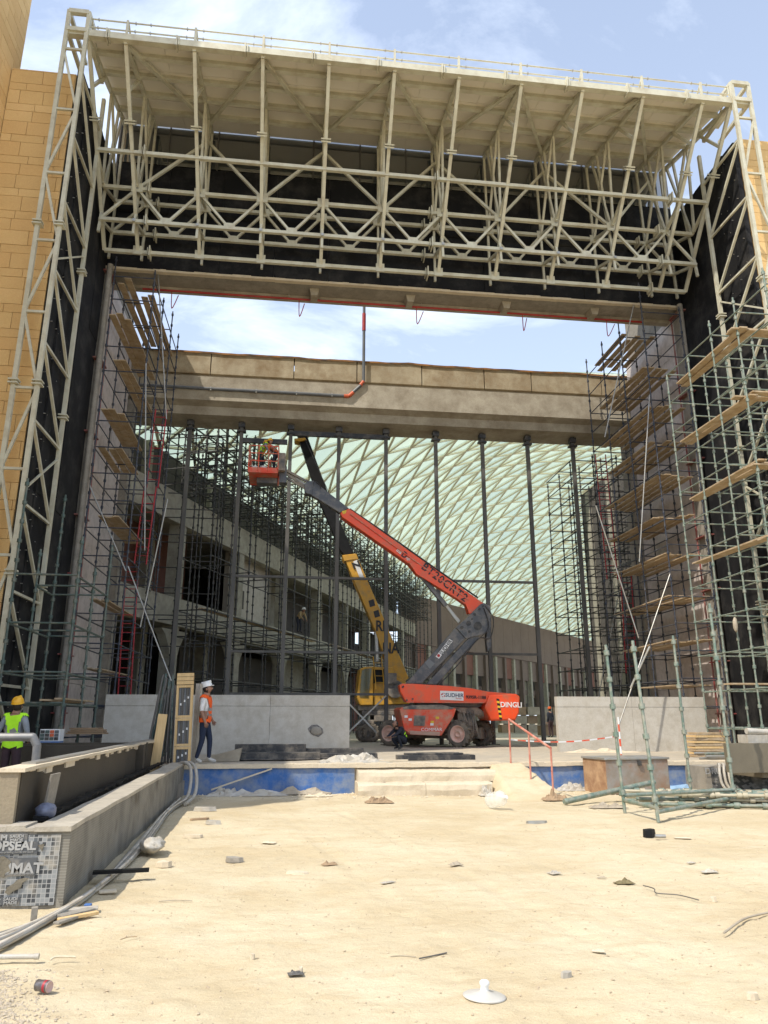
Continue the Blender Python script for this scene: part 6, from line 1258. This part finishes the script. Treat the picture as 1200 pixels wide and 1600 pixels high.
# right planter
rp_ = thing('low_planter', 'membrane wrapped planter base at the right edge behind the tube pile', 'planter', (11, 17, 0))
a = at(1085, 1190, 16.6)
def rmat():
    m = bpy.data.materials.new('printed_dark_membrane'); m.use_nodes = True; t = m.node_tree; b = t.nodes['Principled BSDF']; b.inputs['Roughness'].default_value = .7
    g = N(t, 'ShaderNodeNewGeometry'); mp_ = N(t, 'ShaderNodeMapping'); mp_.inputs['Rotation'].default_value = (0, .5, 0); mp_.inputs['Scale'].default_value = (14, 14, 26); t.links.new(g.outputs['Position'], mp_.inputs[0])
    br = N(t, 'ShaderNodeTexWhiteNoise', noise_dimensions='3D'); fl = N(t, 'ShaderNodeVectorMath', operation='FLOOR'); t.links.new(mp_.outputs[0], fl.inputs[0]); t.links.new(fl.outputs[0], br.inputs[0])
    r = N(t, 'ShaderNodeValToRGB'); r.color_ramp.interpolation = 'CONSTANT'; r.color_ramp.elements[0].color = (.06, .065, .07, 1); r.color_ramp.elements[1].position = .66; r.color_ramp.elements[1].color = (.22, .22, .22, 1); t.links.new(br.outputs[0], r.inputs[0])
    nz = N(t, 'ShaderNodeTexNoise'); nz.inputs['Scale'].default_value = 3; nz.inputs['Detail'].default_value = 7; t.links.new(g.outputs['Position'], nz.inputs[0]); r2 = N(t, 'ShaderNodeValToRGB'); r2.color_ramp.elements[0].position = .48; r2.color_ramp.elements[1].position = .72; t.links.new(nz.outputs[0], r2.inputs[0])
    m2 = N(t, 'ShaderNodeMixRGB'); m2.inputs[2].default_value = (.36, .33, .28, 1); t.links.new(r2.outputs[0], m2.inputs[0]); t.links.new(r.outputs[0], m2.inputs[1]); t.links.new(m2.outputs[0], b.inputs['Base Color']); return m
b_ = MB(); b_.bx(9.6, 16, 17.05, 17.98, -.05, .56); build('base_wall', b_, M_concd, rp_)
b_ = MB(); b_.bx(9.75, 16, 17.02, 17.06, .02, .52); sh2 = build('membrane_sheet', b_, rmat(), rp_)
for (px, s) in ((1128, 'DRUMAT'), (1170, 'DRUMAT')):
    o_ = at(px, 1205, 17.0); text('lettering', s, .20, M_mbw, sh2, planeM((o_.x, 17.012, o_.z), (1, 0, 0), (0, 0, 1)), .002, 1, .002)
b_ = MB(); b_.bx(at(1138, 1170, 15.6).x, 16, 15.6, 15.78, .52, 1.12); b_.bx(10.2, 16, 15.78, 17.0, .40, .5); solo('planter_board', b_, mat('olive_cement_board', (.17, .145, .10), (.13, .11, .075), 1.3, .7, .2, 30), 'olive brown cement board planter side at the right edge', 'planter')
for k, lb in enumerate(('left white hose curling over the right planter base', 'middle white hose curling over the right planter base', 'right white hose curling over the right planter base')):
    b_ = MB(); x = 9.85+.11*k; b_.tube([(x+.25, 17.3, .60), (x+.1, 17.0, .60), (x, 16.85, .45), (x, 16.8, .2), (x+.1, 16.75, .02)], .032, 8); solo('white_hose', b_, M_plas, lb, 'hose')
sheet_('blue_tarpaulin', 1000, 1232, .0, 2.6, .8, .35, mat('pale_blue_tarp', (.30, .45, .62), (.24, .38, .55), 4, .6), 'crumpled pale blue tarpaulin between the metal box and the right planter', 'tarpaulin', 21, 0, None, 26)
b_ = MB(); b_.bx(0, 4.5, 0, .12, 0, .16); solo('timber_beam', b_, M_wood, 'long timber beam lying behind the pile of green tubes', 'beam', None, (8.9, 15.9, .0), rad(-8), .01)
# clutter on the platform at the right
rr_ = random.Random(31)
for j, (px, py, ln, n, lb) in enumerate(((985, 1172, 2.6, 9, 'scatter of green and grey tubes on the platform behind the metal box'), (1090, 1160, 2.2, 9, 'slanted heap of pale green tubes against the right end of the barrier'))):
    th = thing('tube_heap', lb, 'tubes', plat(px, py)); p = Vector((plat(px, py).x, 19.6 if j == 0 else 21.0, ZP))
    for k in range(n):
        if j == 0: a = p+Vector((rr_.uniform(-1.0, .6), rr_.uniform(-.5, .5), .04+.05*(k % 3))); c = a+Vector((ln*rr_.uniform(.7, 1.1), rr_.uniform(-.5, .5), 0))
        else: a = p+Vector((-.9+rr_.uniform(-.5, .5), rr_.uniform(-.3, .3), .05)); c = a+Vector((1.5+rr_.uniform(-.3, .3), .5, 1.0+rr_.uniform(-.2, .2)))
        p_tube('tube', th, M_lgreen if k % 2 else M_galv, a, c, .03, 8)
q_ = at(1103, 1150, 20.6); ps_ = thing('plank_stack', 'stack of short pale planks in front of the right barrier', 'planks', (q_.x, 20.6, ZP))
for k in range(9): p_box('plank', ps_, M_woodp if k % 2 else M_wood, (q_.x+rr_.uniform(-.05, .05), 20.6, ZP+.04+.075*k), (1.0*rr_.uniform(.85, 1.05), .5, .06), rr_.uniform(-.06, .06))
sheet_('red_sheet', 1025, 1170, ZP+.02, .9, .5, .18, mat('red_plastic_sheet', (.5, .05, .05), (.42, .04, .04), 4, .5), 'small crumpled red plastic sheet in front of the right barrier', 'sheet', 22)
sheet_('paper_sacks', 1010, 1168, ZP+.02, .8, .5, .22, M_plas, 'white crumpled sack beside the red plastic sheet', 'sack', 23)
sheet_('rubble_heap', 940, 1176, ZP+.0, 2.4, .7, .16, M_pale, 'low heap of pale rubble at the foot of the right barrier', 'rubble', 24, 0, None, 26)
sheet_('paper_sacks', 843, 1232, .0, .6, .5, .6, M_plas, 'white crumpled sack leaning at the right end of the sand ramp', 'sack', 25)
sheet_('paper_sacks', 895, 1235, .0, 1.0, .4, .22, M_plas, 'flat white plastic scraps at the foot of the right blue wall', 'plastic', 26)
sheet_('cardboard_scrap', 868, 1250, .0, .55, .35, .22, M_cardb, 'torn brown box flap beside the handrail foot', 'cardboard', 27)
sheet_('paper_sacks', 950, 1262, .0, .7, .3, .14, M_sack, 'torn sack scraps in front of the metal box', 'sack', 28)
# tape barrier post and white pipe on the planter
tpp = thing('tape_barrier_post', 'red and white striped post carrying barrier tape in front of the right barrier', 'barrier post', (at(971, 1180, 18.8).x, 18.8, ZP)); q_ = at(971, 1180, 18.8)
for k in range(6): p_tube('striped_band', tpp, M_redd if k % 2 == 0 else M_white, (q_.x, 18.8, ZP+.18*k), (q_.x-.01, 18.8, ZP+.18*(k+1)), .025, 8)
tpe = thing('barrier_tape', 'red and white barrier tape sagging between handrail and striped post', 'tape', (7, 19, 1.2))
A_, B_2 = Vector((5.3, 18.2, 1.15)), Vector((q_.x, 18.8, 1.22))
for k in range(14):
    def tq(u): return A_.lerp(B_2, u)-Vector((0, 0, .10*math.sin(math.pi*u)))
    p_bar('tape_band', tpe, M_redd if k % 2 else M_white, tq(k/14), tq((k+1)/14), .005, .032)
b_ = MB(); b_.cyl(at(1166, 1142, 16.4), at(1230, 1146, 16.4), .07, .07, 14); b_.bx(at(1168, 1150, 16.3).x, 14, 16.3, 16.7, 1.1, 1.28); solo('white_pipe_roll', b_, M_plas, 'white rolled sheet resting on the right planter board', 'roll')
# loose plank ends sitting on the right pale scaffold, and dusty bag hooked on it
b_ = MB(); b_.sphere((0, 0, 0), (.07, .05, .2), 10, 8, fn=lambda p: 1+.25*mnoise.noise(p*2)); q_ = at(1149, 976, 18.5); solo('hanging_bag', b_, M_sack, 'small dusty bag hanging on the right green scaffold', 'bag', None, q_)
